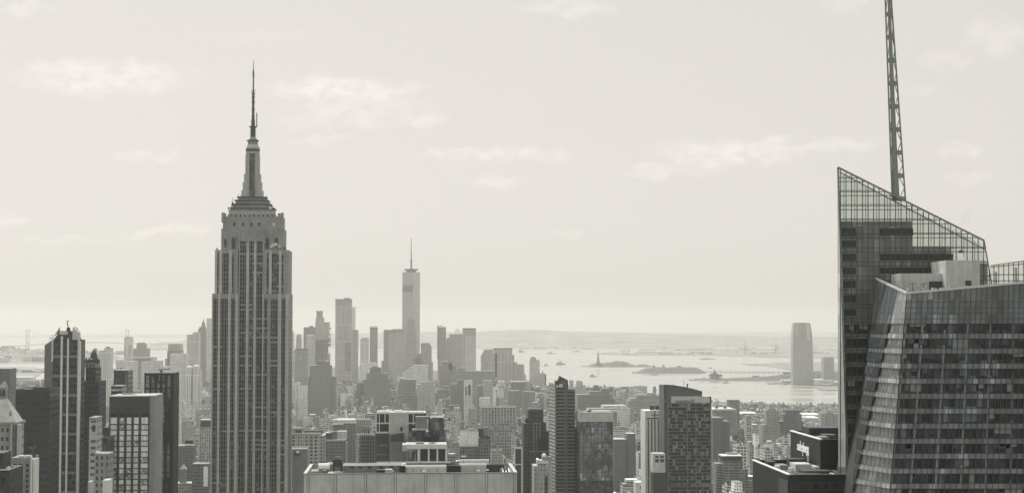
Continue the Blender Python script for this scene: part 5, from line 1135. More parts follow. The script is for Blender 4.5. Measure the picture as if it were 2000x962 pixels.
far('crowned_residence_tower', 'tallest ribbed hazy tower with a dark notched crown left of the spired glass tower', 5700, [(654.5, 686.5, 587)], .2, rib(.22), depth=30, extras=[('crown', pm(.14), (655, 686.5, 583.5, 587.1, .2, 29.8), (658, 684, 586, 594.5, -.6, 0)), ('roof_unit', M['mid'], (671, 683, 581.5, 583.5, 4, 24)), ('pier', pm(.24), (654.2, 656, 582, 600, -1, 4), (662, 663.5, 587, 596, -1, 0), (668, 669.5, 587, 596, -1, 0), (674, 675.5, 587, 596, -1, 0), (680, 681.5, 587, 596, -1, 0)), ('lower_glass', pm(.13), (674, 686, 668, 725, -1.2, 0))])
far('pale_needle_slab', 'very pale thin slab peeking behind the tallest ribbed hazy tower', 6500, [(686, 693.5, 600.5)], .5, M['concrete_pale'], depth=20, extras=[('crane_jib', M['metal_pale'], (686, 697, 599, 600, 4, 6))])
far('grey_companion_tower', 'hazy grey tower at the right foot of the tallest ribbed tower', 5500, [(687.5, 699, 645)], .18, depth=34, extras=[('roof_edge', M['mid'], (687, 699.4, 643.8, 645, -.5, 34))])
far('striped_hazy_tower', 'pale vertically striped hazy tower left of the white-capped tower', 5300, [(703.5, 720, 661), (706, 718, 659, None, 3)], .27, rib(.3), depth=34)
far('white_capped_tower', 'slender dark hazy tower with a bright white cap', 5600, [(722, 737, 641)], .15, depth=30, extras=[('cap', M['white'], (721.8, 737.2, 636.5, 639.5, -.5, 30)), ('cap_band', M['dark'], (722, 737, 639.5, 641, .1, 29))])
far('pale_podium', 'pale hazy low block beneath the striped and white-capped towers', 4600, [(703, 737, 710), (718, 734, 707.5, None, 8)], .32, depth=50)
far('windowless_tower', 'dark windowless tower with a raised central block below the jagged stacked tower', 3900, [(605, 647, 713), (602, 656, 735, None, 4)], .10, M['far_dark'], depth=44, extras=[('upper_block', M['far_dark'], (620, 643, 703.5, 713, 6, 36)), ('roof_vent', M['concrete_pale'], (636, 642, 702.5, 706.5, 5.5, 6))])
t = far('stepped_mound_tower', 'dark rounded wedding-cake tower left of the flat-topped glass block', 4200, [(716, 756, 728), (722, 744, 717, None, 6), (726, 738, 714.5, None, 9), (711, 762, 740, None, -3)], .12, M['far_dark'], depth=50)
far('flat_glass_block', 'big flat-topped hazy glass block beside the spired glass tower', 5600, [(749, 789.5, 643.5), (766, 788, 642, None, 4)], .15, depth=50, extras=[('pale_face', pm(.21), (758.5, 789.7, 650, None, -1.2, 0)), ('step', pm(.17), (745, 750, 704, None, 2, 40))])
def spired_glass():
    t = Tower('spired_glass_tower', 'tallest hazy tower of tapering triangular glass facets with a needle spire', 785.5, 820, 5900, 62, pytop=525, pyref=650)
    u, z = t.u, t.z; w, zb, zt = t.w, z(724), z(531); h = w / 2
    base = [(0, 0), (w, 0), (w, w), (0, w)]; m2 = [(h, 0), (w, h), (h, w), (0, h)]
    g1, g2 = panes('facet_glass', .42, 6, 8, .04, .25), panes('facet_glass_painted_reflection', .48, 6, 8, .04, .25)  # facet tones differ by reflections painted into the glass colour
    b = B(); b.prism(base, 1.5, zb); t.part('base', b, pm(.2))
    lo = [Vector((x, y, zb)) for x, y in base]; r = w * .5
    tp = [Vector((h + (x - h) * 1.0, h + (y - h) * 1.0, zt)) for x, y in base]
    # facets: wide at the bottom they narrow upwards, the corner ones the other way round; slightly turned
    mid = [Vector((w * .54, .2, zt)), Vector((w + .0, w * .54, zt)), Vector((w * .46, w, zt)), Vector((0, w * .46, zt))]
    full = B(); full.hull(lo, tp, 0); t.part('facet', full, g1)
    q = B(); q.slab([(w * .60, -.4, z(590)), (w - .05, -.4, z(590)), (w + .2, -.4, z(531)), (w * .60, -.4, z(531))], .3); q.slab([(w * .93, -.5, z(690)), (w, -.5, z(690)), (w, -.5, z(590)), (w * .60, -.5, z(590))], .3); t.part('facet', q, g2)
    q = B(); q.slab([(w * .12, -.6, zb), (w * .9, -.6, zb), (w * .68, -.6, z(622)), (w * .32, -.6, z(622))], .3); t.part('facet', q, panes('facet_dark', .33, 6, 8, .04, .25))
    q = B(); q.box(.5, w - .5, -.35, -.05, z(570), z(556)); t.part('louvre_band', q, pm(.12))
    q = B(); q.cyl(h, h, zt, z(526.5), 18, 18, 20); q.cyl(h, h, z(527.5), z(524.5), 25, 27, 24); rg = t.part('roof_ring', q, M['metal'])
    q = B(); q.cyl(h, h, zt, z(508), 3.6, 3.0, 8); q.cyl(h, h, z(509), z(507), 5, 5, 8); q.cyl(h, h, z(507), z(462), 2.2, .8, 8); t.part('spire', q, M['metal'])
spired_glass()
t = far('chamfered_tower', 'hazy tower with a sloping chamfered shoulder right of the spired glass tower', 5700, [(822, 843, 676), (822, 845.5, 706, None, 3)], .17, depth=44)
b = B(); b.hull([(t.u(822), 0, t.z(676)), (t.u(843), 0, t.z(676)), (t.u(843), 40, t.z(676)), (t.u(822), 40, t.z(676))], [(t.u(822), 0, t.z(669.5)), (t.u(838.5), 0, t.z(669)), (t.u(838.5), 40, t.z(669)), (t.u(822), 40, t.z(669.5))]); t.part('shoulder', b, pm(.17))
t = far('rounded_pavilion_tower', 'dark hazy block with a humped top at the foot of the spired glass tower', 5200, [(811, 824, 690), (808, 826, 697)], .14, depth=34)
t = far('terraced_pale_block', 'pale stepped block climbing like stairs below the spired glass tower', 4500, [(806, 836, 712.5), (800, 806.5, 717, None, 3), (795, 800.5, 721, None, 4), (790, 795.5, 725, None, 5), (786, 790.5, 729, None, 6), (776, 786.5, 736, None, 7)], .42, depth=50)
far('slanted_slab_tower', 'narrow hazy slab tower with a slightly slanted top left of the pyramid-roofed one', 6000, [(855, 871, 638)], .16, depth=40, extras=[('roof_rail', M['metal'], (854, 865, 635.2, 636.5, 4, 8)), ('edge', pm(.12), (854, 856, 636, 700, -1, 20))])
t = far('pyramid_capped_tower', 'hazy office tower capped by a pale glass pyramid', 6200, [(877.5, 906, 652), (872, 879, 659, None, 4), (869, 880, 664, None, 6)], .18, depth=56)
b = B(); b.hull([(t.u(883), 4, t.z(652)), (t.u(904), 4, t.z(652)), (t.u(904), 44, t.z(652)), (t.u(883), 44, t.z(652))], [(t.u(893), 23, t.z(640.5)), (t.u(893.6), 23, t.z(640.5)), (t.u(893.6), 25, t.z(640.5)), (t.u(893), 25, t.z(640.5))]); t.part('pyramid', b, M['concrete_pale'])
far('flat_capped_tower', 'hazy flat-topped tower with a dark roof line right of the pyramid-capped one', 5900, [(904, 929.5, 642)], .2, depth=50, extras=[('roof_line', M['dark'], (904, 930, 640.5, 642.2, -.6, 50)), ('front_face', pm(.27), (908, 929, 655, None, -1.5, 0))])
t = far('shouldered_hotel', 'dark hazy ridge-roofed mass left of the broad shouldered tower', 4700, [(881, 966, 724), (895, 908, 718, None, 10), (858, 890, 712, None, 6), (862, 876, 704.5, None, 9)], .13, depth=44, extras=[('roof_vent', M['concrete_pale'], (866, 874, 703.5, 706, 8.5, 9)), ('dark_bay', M['dark'], (876, 884, 708, 722, 5.5, 6))])
t = far('broad_shouldered_tower', 'broad hazy tower with clipped shoulders and a wide bright roof edge', 5200, [(967, 1000.5, 684), (1000, 1004.5, 693, None, 4), (1004, 1010, 707, None, 6), (1008, 1024, 711, None, 8), (1010, 1027, 731, None, 6), (953, 968, 690.5, None, 4)], .22, rib(.23), depth=60)
b = B(); b.hull([(t.u(940), 6, 1.5), (t.u(954), 6, 1.5), (t.u(954), 50, 1.5), (t.u(940), 50, 1.5)], [(t.u(940), 6, t.z(694)), (t.u(954), 6, t.z(694)), (t.u(954), 50, t.z(694)), (t.u(940), 50, t.z(694))]); b.hull([(t.u(940), 6, t.z(694)), (t.u(964), 6, t.z(694)), (t.u(964), 50, t.z(694)), (t.u(940), 50, t.z(694))], [(t.u(946.5), 6, t.z(682)), (t.u(964), 6, t.z(682)), (t.u(964), 50, t.z(682)), (t.u(946.5), 50, t.z(682))]); t.part('shoulder', b, pm(.2))
b = B(); b.hull([(t.u(961), 0, t.z(684)), (t.u(1000.5), 0, t.z(684)), (t.u(1000.5), 56, t.z(684)), (t.u(961), 56, t.z(684))], [(t.u(964.5), 0, t.z(678.5)), (t.u(1001), 0, t.z(678)), (t.u(1001), 56, t.z(678)), (t.u(964.5), 56, t.z(678.5))], 0, 1); t.part('crown', b, [pm(.18), M['roof_white']])
one(t, 'recess', M['dark'], (967, 971, 690, 735, -1, 0))
t = far('twin_level_tower', 'hazy tower of two levels standing alone against the open water', 4900, [(1035.5, 1054, 702.5), (1036.5, 1047, 698, None, 4), (1053, 1066.5, 729, None, 3), (1035, 1067.5, 757, None, -2)], .24, depth=36, extras=[('roof_unit', M['mid'], (1038, 1045, 696.5, 698, 8, 20), (1059, 1061, 724, 729, 8, 12)), ('side_shade', M['dark'], (1064.5, 1066.8, 732, 760, 2, 3))])  # the side shade is a dark strip standing in for real shading
far('dark_flat_block', 'dark flat-topped hazy block in front of the broad shouldered tower', 3900, [(998.5, 1025, 746)], .11, depth=34, cat='building', extras=[('roof_edge', M['roof_pale'], (997.5, 1026, 744.2, 746.2, -.6, 34)), ('rear_wing', pm(.2), (1025, 1036, 744, None, 8, 30))])
far('dark_arch_block', 'dark low block with a domed end below the broad shouldered tower', 3500, [(992, 1015, 762.5), (1022, 1045, 764, None, 6)], .12, depth=30, cat='building')
far('dark_square_tower', 'dark square hazy block left of the pale twin-slot tower', 3600, [(880, 906, 749), (893, 903, 741.5, None, 4)], .1, depth=30, cat='building')
far('twin_slot_tower', 'pale hazy tower with two dark vertical slots', 3700, [(907, 923, 744), (909, 921, 741.5, None, 3)], .34, depth=24, cat='building', extras=[('slot', M['dark'], (909, 911.5, 755, 771, -.4, 0), (914.5, 919, 751, 771, -.4, 0))])
far('dark_cube_block', 'small dark hazy cube right of the pale twin-slot tower', 3600, [(931.5, 944, 752)], .11, depth=24, cat='building')
far('grey_cube_block', 'mid-grey hazy block above the small dark cube', 3900, [(944, 962, 742)], .2, depth=26, cat='building')
far('dark_banded_block', 'dark box with faint bands below the pale stair-stepped block', 3700, [(784.5, 812, 743)], .1, facade('banded_far', .18, .3, 40, 6, 1, .2, .2, 0), depth=34, cat='building', extras=[('roof_edge', M['mid'], (784, 813, 741, 743.2, -.5, 34))])
far('hazy_ring_block', 'hazy pale block right of the dark banded box', 3800, [(815, 850, 750), (822, 846, 745, None, 6)], .22, depth=34, cat='building')
t = far('stepped_glass_block', 'stepped tower with rounded top over the river beside the striped tower', 3900, [(1124, 1146, 762), (1125.5, 1144, 752, None, 3), (1127, 1138, 744.5, None, 6), (1128, 1136, 743, None, 8), (1113, 1120, 742, None, 12)], .24, depth=34, cat='building')
far('big_riverside_warehouse', 'very wide dark warehouse with a stepped end before the river', 3700, [(1128, 1196, 770.5), (1196, 1200, 778, None, 2), (1200, 1204, 787, None, 4)], .10, plain('warehouse_wall', .17, var=.12), depth=50, cat='warehouse', extras=[('upper_range', M['far_dark'], (1152, 1180, 763.5, 771, 8, 40)), ('tower_block', M['far_dark'], (1173.5, 1191, 758.5, 771, 12, 36)), ('roof_line', M['roof_mid'], (1128, 1190, 770, 771, -.5, 4))])
far('white_roofed_terminal', 'long pale stepped roof below the very wide riverside warehouse', 3300, [(1150, 1230, 798), (1178, 1222, 793, None, 8), (1198, 1220, 800, None, -10)], .36, depth=50, cat='terminal', extras=[('roof', M['roof_pale'], (1150, 1231, 796.6, 798, -1, 8), (1178, 1223, 791.5, 793, 7, 50)), ('bright_gable', M['roof_white'], (1213, 1217, 793.5, 799, -2, 0))])
far('terraced_warehouse', 'wide dark warehouse with terraced roofs left of the balcony tower', 3600, [(1228, 1300, 782), (1232, 1300, 778, None, 4), (1243, 1290, 772, None, 8), (1247, 1282, 769.5, None, 12)], .15, facade('terraced', .24, .3, 60, 7, 1, .2, .2, 0), depth=60, cat='warehouse', extras=[('roof_hump', M['dark'], (1264, 1277, 767.8, 769.6, 20, 40)), ('roof', M['roof_pale'], (1243.5, 1272, 771, 772.2, 7.5, 12))])
far('hazy_stub_block', 'pale stubby block at the riverside right of the balcony tower', 3600, [(1392, 1398, 786)], .36, depth=20, cat='building')

# ------------------------------------------------------------------ across the water
def tapered_shore_tower():
    D = 6350; t = Tower('tapering_shore_tower', 'tall tower with tapering rounded top standing alone on the far shore', 1549, 1589, D, 50, pytop=630, pyref=700)
    u, z, w = t.u, t.z, t.w; b = B(); d = 48
    prof = [(754, 0, 1), (700, 0, 1), (672, .01, .985), (650, .035, .95), (630.5, .085, .87)]
    for (ya, l0, r0), (yb, l1, r1) in zip(prof, prof[1:]):
        za = 1.5 if ya == 754 else z(ya); c = 6
        ring = lambda l, r, zz: [(w * l + c, 0, zz), (w * r - c, 0, zz), (w * r, c, zz), (w * r, d - c, zz), (w * r - c, d, zz), (w * l + c, d, zz), (w * l, d - c, zz), (w * l, c, zz)]
        b.hull(ring(l0, r0, za), ring(l1, r1, z(yb)))
    t.part('wall', b, pm(.17)); q = B(); q.box(w * .17, w * .77, 2, d - 4, z(630.5), z(629.8)); t.part('roof_line', q, M['dark'])
    q = B(); q.slab([(w * .13, -.5, z(655)), (w * .22, -.5, z(655)), (w * .24, 0, z(631)), (w * .16, 0, z(631))], .3); t.part('pale_panel', q, pm(.26)); q = B(); q.slab([(w * .70, -.5, z(664)), (w * .85, -.5, z(664)), (w * .80, 0, z(631)), (w * .66, 0, z(631))], .3); t.part('pale_panel', q, pm(.26))
tapered_shore_tower()
t = far('shore_box_tower', 'squarish tower on the far shore right of the tall tapering one', 6700, [(1608.5, 1629, 698.5)], .15, depth=40, extras=[('roof_step', pm(.15), (1611, 1627, 696.8, 698.6, 4, 36))])
far('shore_low_block', 'low hazy block on the far shore at the base of the faceted glass tower', 6300, [(1624, 1640, 746)], .2, depth=40, cat='building')
far('pier_house', 'low dark pier building left of the tall tapering shore tower', 6350, [(1524, 1534, 750.2), (1533, 1538, 747.5, None, 4)], .14, depth=30, cat='building')
far('shore_shed', 'long pale-roofed shed on the far shore beneath the squarish tower', 6900, [(1603, 1640, 727)], .2, depth=40, cat='shed', extras=[('roof', M['roof_white'], (1606, 1636, 725.6, 727.1, -1, 30))])
def statue():
    D = 8930; o = P(1168.3, 710, D); t = thing('statue_monument', 'robed figure raising a torch on a tall pedestal on the wooded island', 'statue', (o.x, D, 2))
    z = lambda py: P(CX, py, D).z - 2; b = B(); b.box(-14, 14, -14, 14, 0, z(709.5)); b.box(-10, 10, -10, 10, z(709.5), z(707)); b.frustum(-8, 8, -8, 8, z(707), -5.6, 5.6, -5.6, 5.6, z(699)); b.box(-6.3, 6.3, -6.3, 6.3, z(699), z(698)); b.build('pedestal', M['mid'], t)
    b = B(); b.lathe(0, 0, [(4.6, z(698)), (4.0, z(694.5)), (3.4, z(691.5)), (2.9, z(690)), (1.3, z(689.6)), (1.6, z(689)), (1.7, z(688)), (1.0, z(687.4))], 10); b.bar((-2.2, 0, z(690.6)), (-3.8, 0, z(686.2)), 1.3); b.bar((2.2, 0, z(690.8)), (3.0, -1.4, z(693)), 1.2); b.build('figure', M['metal_dark'], t)
    b = B(); b.cyl(-3.8, 0, z(686.4), z(685.4), .7, 1.5, 8); b.cyl(-3.8, 0, z(685.4), z(684.2), 1.0, .2, 8); b.build('torch', M['metal'], t)
    b = B()
    for i in range(7): a = math.pi * (i + .5) / 7; b.bar((0, 0, z(688)), (3.2 * math.cos(a), 0, z(688) + 3.0 * math.sin(a)), .35)
    b.build('crown', M['metal_dark'], t)
statue()
t = far('island_hall', 'turreted hall with pale walls on the second wooded island', 7850, [(1262, 1372, 722, None, 60, 100), (1275, 1280.5, 715, None, 70, 90), (1294, 1298.5, 713.5, None, 70, 90), (1322, 1332, 715, None, 75, 95)], .2, depth=110, cat='hall', extras=[('roof', M['roof_pale'], (1294, 1322, 719.2, 722, 58, 60)), ('turret', M['mid'], (1276, 1279, 713, 715, 74, 84), (1295, 1297, 711.8, 713.5, 74, 84), (1325, 1329, 713.6, 715, 78, 90)), ('lawn_wall', M['roof_pale'], (1285, 1300, 725.8, 727.6, -6, -4), (1300, 1310, 724.6, 726, -3, -1))])
t = far('clock_terminal', 'gabled dock terminal with a slender clock spire on the far park shore', 6900, [(1388, 1410, 731.5, None, 0, 40), (1391, 1402, 728, None, 4, 36)], .12, depth=50, cat='terminal', extras=[('roof', M['dark'], (1387, 1411, 731, 732.4, -1, 41)), ('white_canopy', M['roof_white'], (1405, 1411, 734, 739, -2, 0)), ('pier_shed', pm(.2), (1357, 1384, 738.5, None, 0, 24)), ('shed_roof', M['roof_white'], (1368, 1379, 735.6, 738.5, 2, 22))])
b = B(); b.box(t.u(1394.6), t.u(1398), 8, 15, t.z(730), t.z(726)); b.frustum(t.u(1394.6), t.u(1398), 8, 15, t.z(726), t.u(1396.1), t.u(1396.6), 11, 12, t.z(720.5)); t.part('clock_spire', b, M['dark'])
far('park_pavilion', 'small low pavilion among trees on the far park shore', 6950, [(1471, 1483, 733)], .14, depth=30, cat='pavilion')

def tower_bridge():
    D = 14300; o = P(150, 660, D); t = thing('suspension_bridge', 'faint suspension bridge with two tall portal piers and a long deck', 'bridge', (o.x, D, 0))
    X = lambda px: (px - CX) / F_PX * D - o.x; z = lambda py: P(CX, py, D).z; st = M['metal_pale']
    for px in (55.5, 250):
        b = B()
        for s in (-1, 1): b.box(X(px + s * 2.7) - 3.4, X(px + s * 2.7) + 3.4, -6, 6, 0, z(643.5))
        for ya, yb in ((643.3, 645.6), (668, 671), (655, 656.2)): b.box(X(px - 2.2), X(px + 2.2), -5.5, 5.5, z(yb), z(ya))
        t_ = b.build('pier', st, t)
    deck = [(-120, 684), (-40, 679.5), (20, 676.5), (55, 674), (90, 671), (130, 668.8), (165, 668), (205, 668.4), (250, 669.6), (290, 670.6), (345, 671.5)]
    b = B()
    for (xa, ya), (xb, yb) in zip(deck, deck[1:]): b.bar((X(xa), 0, z(ya)), (X(xb), 0, z(yb)), 24, 8.0)
    b.build('deck', st, t)
    b = B(); n = 20
    def cab(xa, ya, xb, yb, sag):
        pts = [(xa + (xb - xa) * i / n, ya + (yb - ya) * i / n + sag * 4 * (i / n) * (1 - i / n)) for i in range(n + 1)]
        for (p, q), (r, s) in zip(pts, pts[1:]):
            for dv in (-11, 11): b.bar((X(p), dv, z(q)), (X(r), dv, z(s)), 1.1)
    cab(55.5, 644, 250, 644, 20); cab(-40, 678, 55.5, 644, 3); cab(250, 644, 345, 671, 3); b.build('cable', st, t)
    b = B()
    for i in range(1, 30):
        f = i / 30; px = 55.5 + 194.5 * f; yc = 644 + 20 * 4 * f * (1 - f); yd = np.interp(px, [d[0] for d in deck], [d[1] for d in deck])
        if yd > yc + .5: b.bar((X(px), 0, z(yd)), (X(px), 0, z(yc)), .3)
    b.build('hanger', st, t)
tower_bridge()

def crane(px, py0, py1, D, label):
    o = P(px, py0, D); t = thing('dock_crane', label, 'crane', (o.x, D, 2), group='cranes on the far docks'); h = P(CX, py1, D).z - 2
    b = B()
    for s in (-1, 1): b.bar((s * 9, 0, 0), (s * 7, 0, h * .55), 3.0); b.bar((s * 9, 18, 0), (s * 7, 18, h * .55), 3.0)
    b.bar((-9, 0, h * .3), (9, 0, h * .3), 2.5); b.bar((-8, 0, h * .55), (8, 0, h * .55), 3); b.build('portal', M['metal'], t)
    b = B(); b.bar((-3, 9, h * .55), (-1, 9, h), 2.6); b.bar((0, 9, h * .6), (-26, 9, h * .66), 2.4); b.bar((-1, 9, h), (-26, 9, h * .66), 1.2); b.build('boom', M['metal'], t)
crane(1457, 693, 661, 12300, 'tall faint dock crane left of the far-shore tapering tower, the taller of two')
crane(1517, 690, 663, 12600, 'faint dock crane close left of the far-shore tapering tower')
r = random.Random(17)
sheds = [(1211, 1231, 687, 690.6, 'white flat warehouse on the far dock above the statue island'), (1210, 1232, 681.5, 684, 'pale warehouse in the second row behind the far dock'),
         (1242, 1293, 685.3, 688.6, 'longest white warehouse on the far dock, right of the statue'), (1246, 1282, 680, 684.8, 'broad pale warehouse rising behind the longest white one'),
         (1237, 1243, 688, 690.6, 'tiny pale shed beside the longest white warehouse'), (1318, 1326, 687.5, 690, 'lone little pale shed on the far dock strip')]
for a, c, ya, yb, lab in sheds:
    D = ground(CX, yb + 1.6).y; t = Tower('dock_warehouse', lab, a, c, D, 80, cat='warehouse', pytop=ya, pyref=690, yaw=0.0, group='warehouses on the far docks')
    one(t, 'wall', M['white'], (a, c, ya + .6, None, 0, 80)); one(t, 'roof', M['roof_white'], (a - .2, c + .2, ya, ya + .6, -2, 82))
def low_boxes(name, label, rows, mats, seed, kind='stuff'):
    """a far strip of sheds, containers and houses too small and many to count"""
    r = random.Random(seed); b = B()
    for px0, px1, py, n, hmin, hmax, wmin, wmax, ms in rows:
        for _ in range(n):
            px = r.uniform(px0, px1); p = ground(px, py + r.uniform(-1.2, 1.2)); w, d, h = r.uniform(wmin, wmax), r.uniform(20, 60), r.uniform(hmin, hmax)
            b.box(p.x - w / 2, p.x + w / 2, p.y, p.y + d, 0, h + 2, r.choice(ms))
    o = b.build(name, mats); tag(o, label, 'sheds', kind=kind)
low_boxes('dock_sheds', 'pale containers and sheds crowding the far docks', [(1300, 1640, 682.5, 170, 6, 16, 20, 90, (0, 0, 1)), (1165, 1640, 690.5, 60, 5, 12, 20, 70, (0, 1, 2)), (940, 1160, 680.2, 40, 5, 16, 20, 90, (0, 1, 1)), (1640, 2000, 684, 60, 6, 16, 20, 90, (0, 1))], [M['roof_white'], M['roof_pale'], M['mid']], 31)
low_boxes('harbour_town', 'hazy low blocks spread over the land beneath the far bridge', [(-300, 90, 707, 160, 8, 40, 20, 70, (0, 1, 2, 2)), (-300, 80, 727, 90, 6, 20, 20, 80, (0, 1, 2)), (155, 240, 725, 30, 6, 14, 20, 60, (0, 1, 2)), (155, 262, 692, 40, 8, 30, 20, 60, (1, 2))], [M['roof_white'], M['roof_pale'], M['mid']], 32)
low_boxes('shore_town', 'hazy low buildings massed behind the far-shore tapering tower', [(1535, 1700, 735, 60, 6, 26, 20, 60, (1, 2, 2)), (1535, 1700, 748, 30, 5, 14, 20, 50, (0, 1, 2))], [M['roof_white'], M['roof_pale'], M['mid']], 33)
t = Tower('long_white_pier', 'long white pier shed across the water left of the finned glass tower', 20, 61, ground(CX, 741.5).y, 60, cat='shed', pytop=735, yaw=0, pyref=740); one(t, 'wall', M['roof_pale'], (20, 61, 737, None, 0, 60)); one(t, 'roof', M['roof_white'], (19.5, 61.5, 735.6, 737, -2, 62))
land('quay', [(10, 741.2), (64, 740.2), (64, 742.4), (10, 743.6)], 2.5, M['shore'])
far('hazy_shore_cube', 'pale hazy block group on the opposite shore above the long white pier', 9800, [(19, 32, 722), (31, 41, 722.5, None, 8)], .34, depth=60, cat='building')
far('distant_square_block', 'faint square block on the far land under the bridge', 11500, [(3, 22, 675), (0, 24, 677, None, 10)], .12, depth=90, cat='building')
far('distant_long_block', 'faint low block on the far land left of the finned tower', 11000, [(22, 46, 680.5), (61, 80, 682)], .13, depth=90, cat='building')

def boat(px, py, length, h, label, wake=0, heading=0.0, v='concrete'):
    p = ground(px, py); t = thing('harbour_boat', label, 'boat', (p.x, p.y, .0), heading, 'boats out on the harbour'); L = length / 2; w = length * .16
    b = B(); ring = lambda k, zz: [(-L * k, -w * k, zz), (L * .6 * k, -w * k, zz), (L * k, 0, zz), (L * .6 * k, w * k, zz), (-L * k, w * k, zz)]
    b.hull(ring(.9, -.5), ring(1, h * .35)); b.build('hull', M[v], t)
    b = B(); b.box(-L * .7, L * .3, -w * .7, w * .7, h * .35, h * .8); b.box(-L * .2, L * .15, -w * .5, w * .5, h * .8, h); b.build('cabin', M['roof_pale'], t)
    b = B(); b.bar((-L * .1, 0, h), (-L * .1, 0, h * 1.6), .6); b.build('mast', M['metal_dark'], t)
    if wake:
        q = B(); n = 12
        for i in range(n):
            f0, f1 = i / n, (i + 1) / n; wa, wb = 3 + 26 * f0, 3 + 26 * f1
            q.face([(-L - wake * f0, -wa / 2, .12), (-L - wake * f0, wa / 2, .12), (-L - wake * f1, wb / 2 + 8 * f1, .12), (-L - wake * f1, -wb / 2 + 8 * f1, .12)][::-1])
        o = q.build('wake', M['foam'], None, (p.x, p.y, 0), heading); tag(o, kind='structure')
M['foam'] = plain('foam', .85, var=.1, scale=.05)
boat(1158, 735.3, 34, 14, 'small ferry trailing a long white wake', 190, .03)
boat(1278.5, 731.6, 36, 16, 'small boat just before the second wooded island')
boat(1095, 711.3, 60, 20, 'larger hazy ship in open water left of the statue', v='mid')
boat(1018, 687.2, 60, 26, 'far hazy ship above the broad shouldered tower', v='mid'); boat(1076, 690.6, 70, 18, 'far faint ship left of the statue against the hills')
boat(1127, 686.6, 90, 12, 'long faint barge near the hills, just left of the statue'); boat(1381, 701, 110, 10, 'long low barge in the channel behind the wooded islands')
boat(1067, 713.5, 30, 12, 'tiny pale boat nearest the lone two-level tower'); boat(1419, 747.6, 34, 9, 'tiny boat below the clock terminal'); boat(1388, 719.2, 24, 9, 'tiny boat behind the clock spire')
t = thing('low_causeway', 'long low causeway bridge linking the second wooded island to the shore', 'bridge', ground(1370, 727)); p0, p1 = ground(1366, 727.2), ground(1536, 728.2)
b = B(); b.bar((0, 0, 5), p1 - p0 + Vector((0, 0, 5)), 8, 2.4); b.build('deck', M['mid'], t); b = B()
for i in range(1, 18): q = (p1 - p0) * (i / 18); b.box(q.x - 2, q.x + 2, q.y - 3, q.y + 3, -.5, 4)
b.build('pile', M['mid'], t)

# ------------------------------------------------------------------ the ordinary blocks of the city
FAC = [M['fac%d' % i] for i in range(9)]; ROOFS = [M['roof_white'], M['roof_pale'], M['roof_mid'], M['roof_dark']]
CITY = FAC + ROOFS + [M['side'], M['mid'], M['wood'], M['metal'], M['dark']]
cg, sg_ = math.cos(GRID), math.sin(GRID)
def to_world(a, b): return a * cg - b * sg_, a * sg_ + b * cg
def inside(x, y, poly):
    c = False; n = len(poly)
    for i in range(n):
        a, b = poly[i], poly[i - 1]
        if (a[1] > y) != (b[1] > y) and x < (b[0] - a[0]) * (y - a[1]) / (b[1] - a[1]) + a[0]: c = not c
    return c
LAND = [(p.x, p.y) for p in MAN_XY] + [(2600, -3500), (-2600, -3500)]
def make_specs():
    r = random.Random(99); out = []
    b = 1200.0
    while b < 7600:
        far_ = b > 4200; row_d = (18, 30) if not far_ else (20, 34)
        for lane in range(2):
            bb = b + lane * (row_d[1] + 2); half = bb * 0.40 + 150; a = -half; block = 0.0; bh = r.uniform(12, 26)
            while a < half:
                w = r.choice([7, 8, 10, 12, 15, 18, 22, 28, 36]) * r.uniform(.8, 1.2) * (.85 if not far_ else .95)
                if block > 215: a += 26; block = 0.0; bh = r.uniform(12, 28)
                d = r.uniform(*row_d); k = r.random()
                x, y = to_world(a + w / 2, bb + d / 2)
                h = bh * r.uniform(.75, 1.35)
                if k < .20: h = r.uniform(30, 52)
                if k < .05: h = r.uniform(48, 74)
                if y < 2300: h = h * 1.25 + 14 * max(0, (2300 - y) / 1000)
                if y > 4200 and x < 150: h = h * 1.25 + (8 if k < .6 else 24)
                if x > 400 and y > 3300: h = min(h, 26) * .8
                px, py = proj(x, y, h)
                if -90 < px < 2090 and inside(x, y, LAND) and py < 985:
                    ok = all((x - fx) ** 2 + (y - fy) ** 2 > (fr + w * .5) ** 2 for fx, fy, fr in FOOT)
                    if py < 742 + (12 if px > 1040 else 0): ok = ok and False
                    if ok: out.append(dict(a=a, b=bb, w=w * .985, d=d, h=h, px=px, py=py, y=y, x=x, s=r.randrange(1 << 30), tone=r.choice([-.45, -.3, -.1, .05, .15, .15, .3, .4, .5])))
                a += w; block += w
        b += 2 * row_d[1] + 2 + (17 if not far_ else 16)
    return out
def look(s):
    """what this block is like, decided once"""
    r = random.Random(s['s']); k = r.random()
    f = r.choices(range(9), [16, 16, 12, 16, 8, 8, 14, 4, 10])[0]
    if s['px'] > 1040 and s['y'] > 2500: f = r.choices(range(9), [12, 20, 14, 14, 6, 4, 14, 2, 6])[0]
    roof = r.choices(range(4), [20, 36, 30, 14])[0]
    ext = r.choices(['plain', 'hut', 'tank', 'twohuts', 'step', 'units', 'hut_tank', 'skylight'], [4, 18, 16, 14, 16, 18, 12, 6])[0]
    return r, f, roof, ext
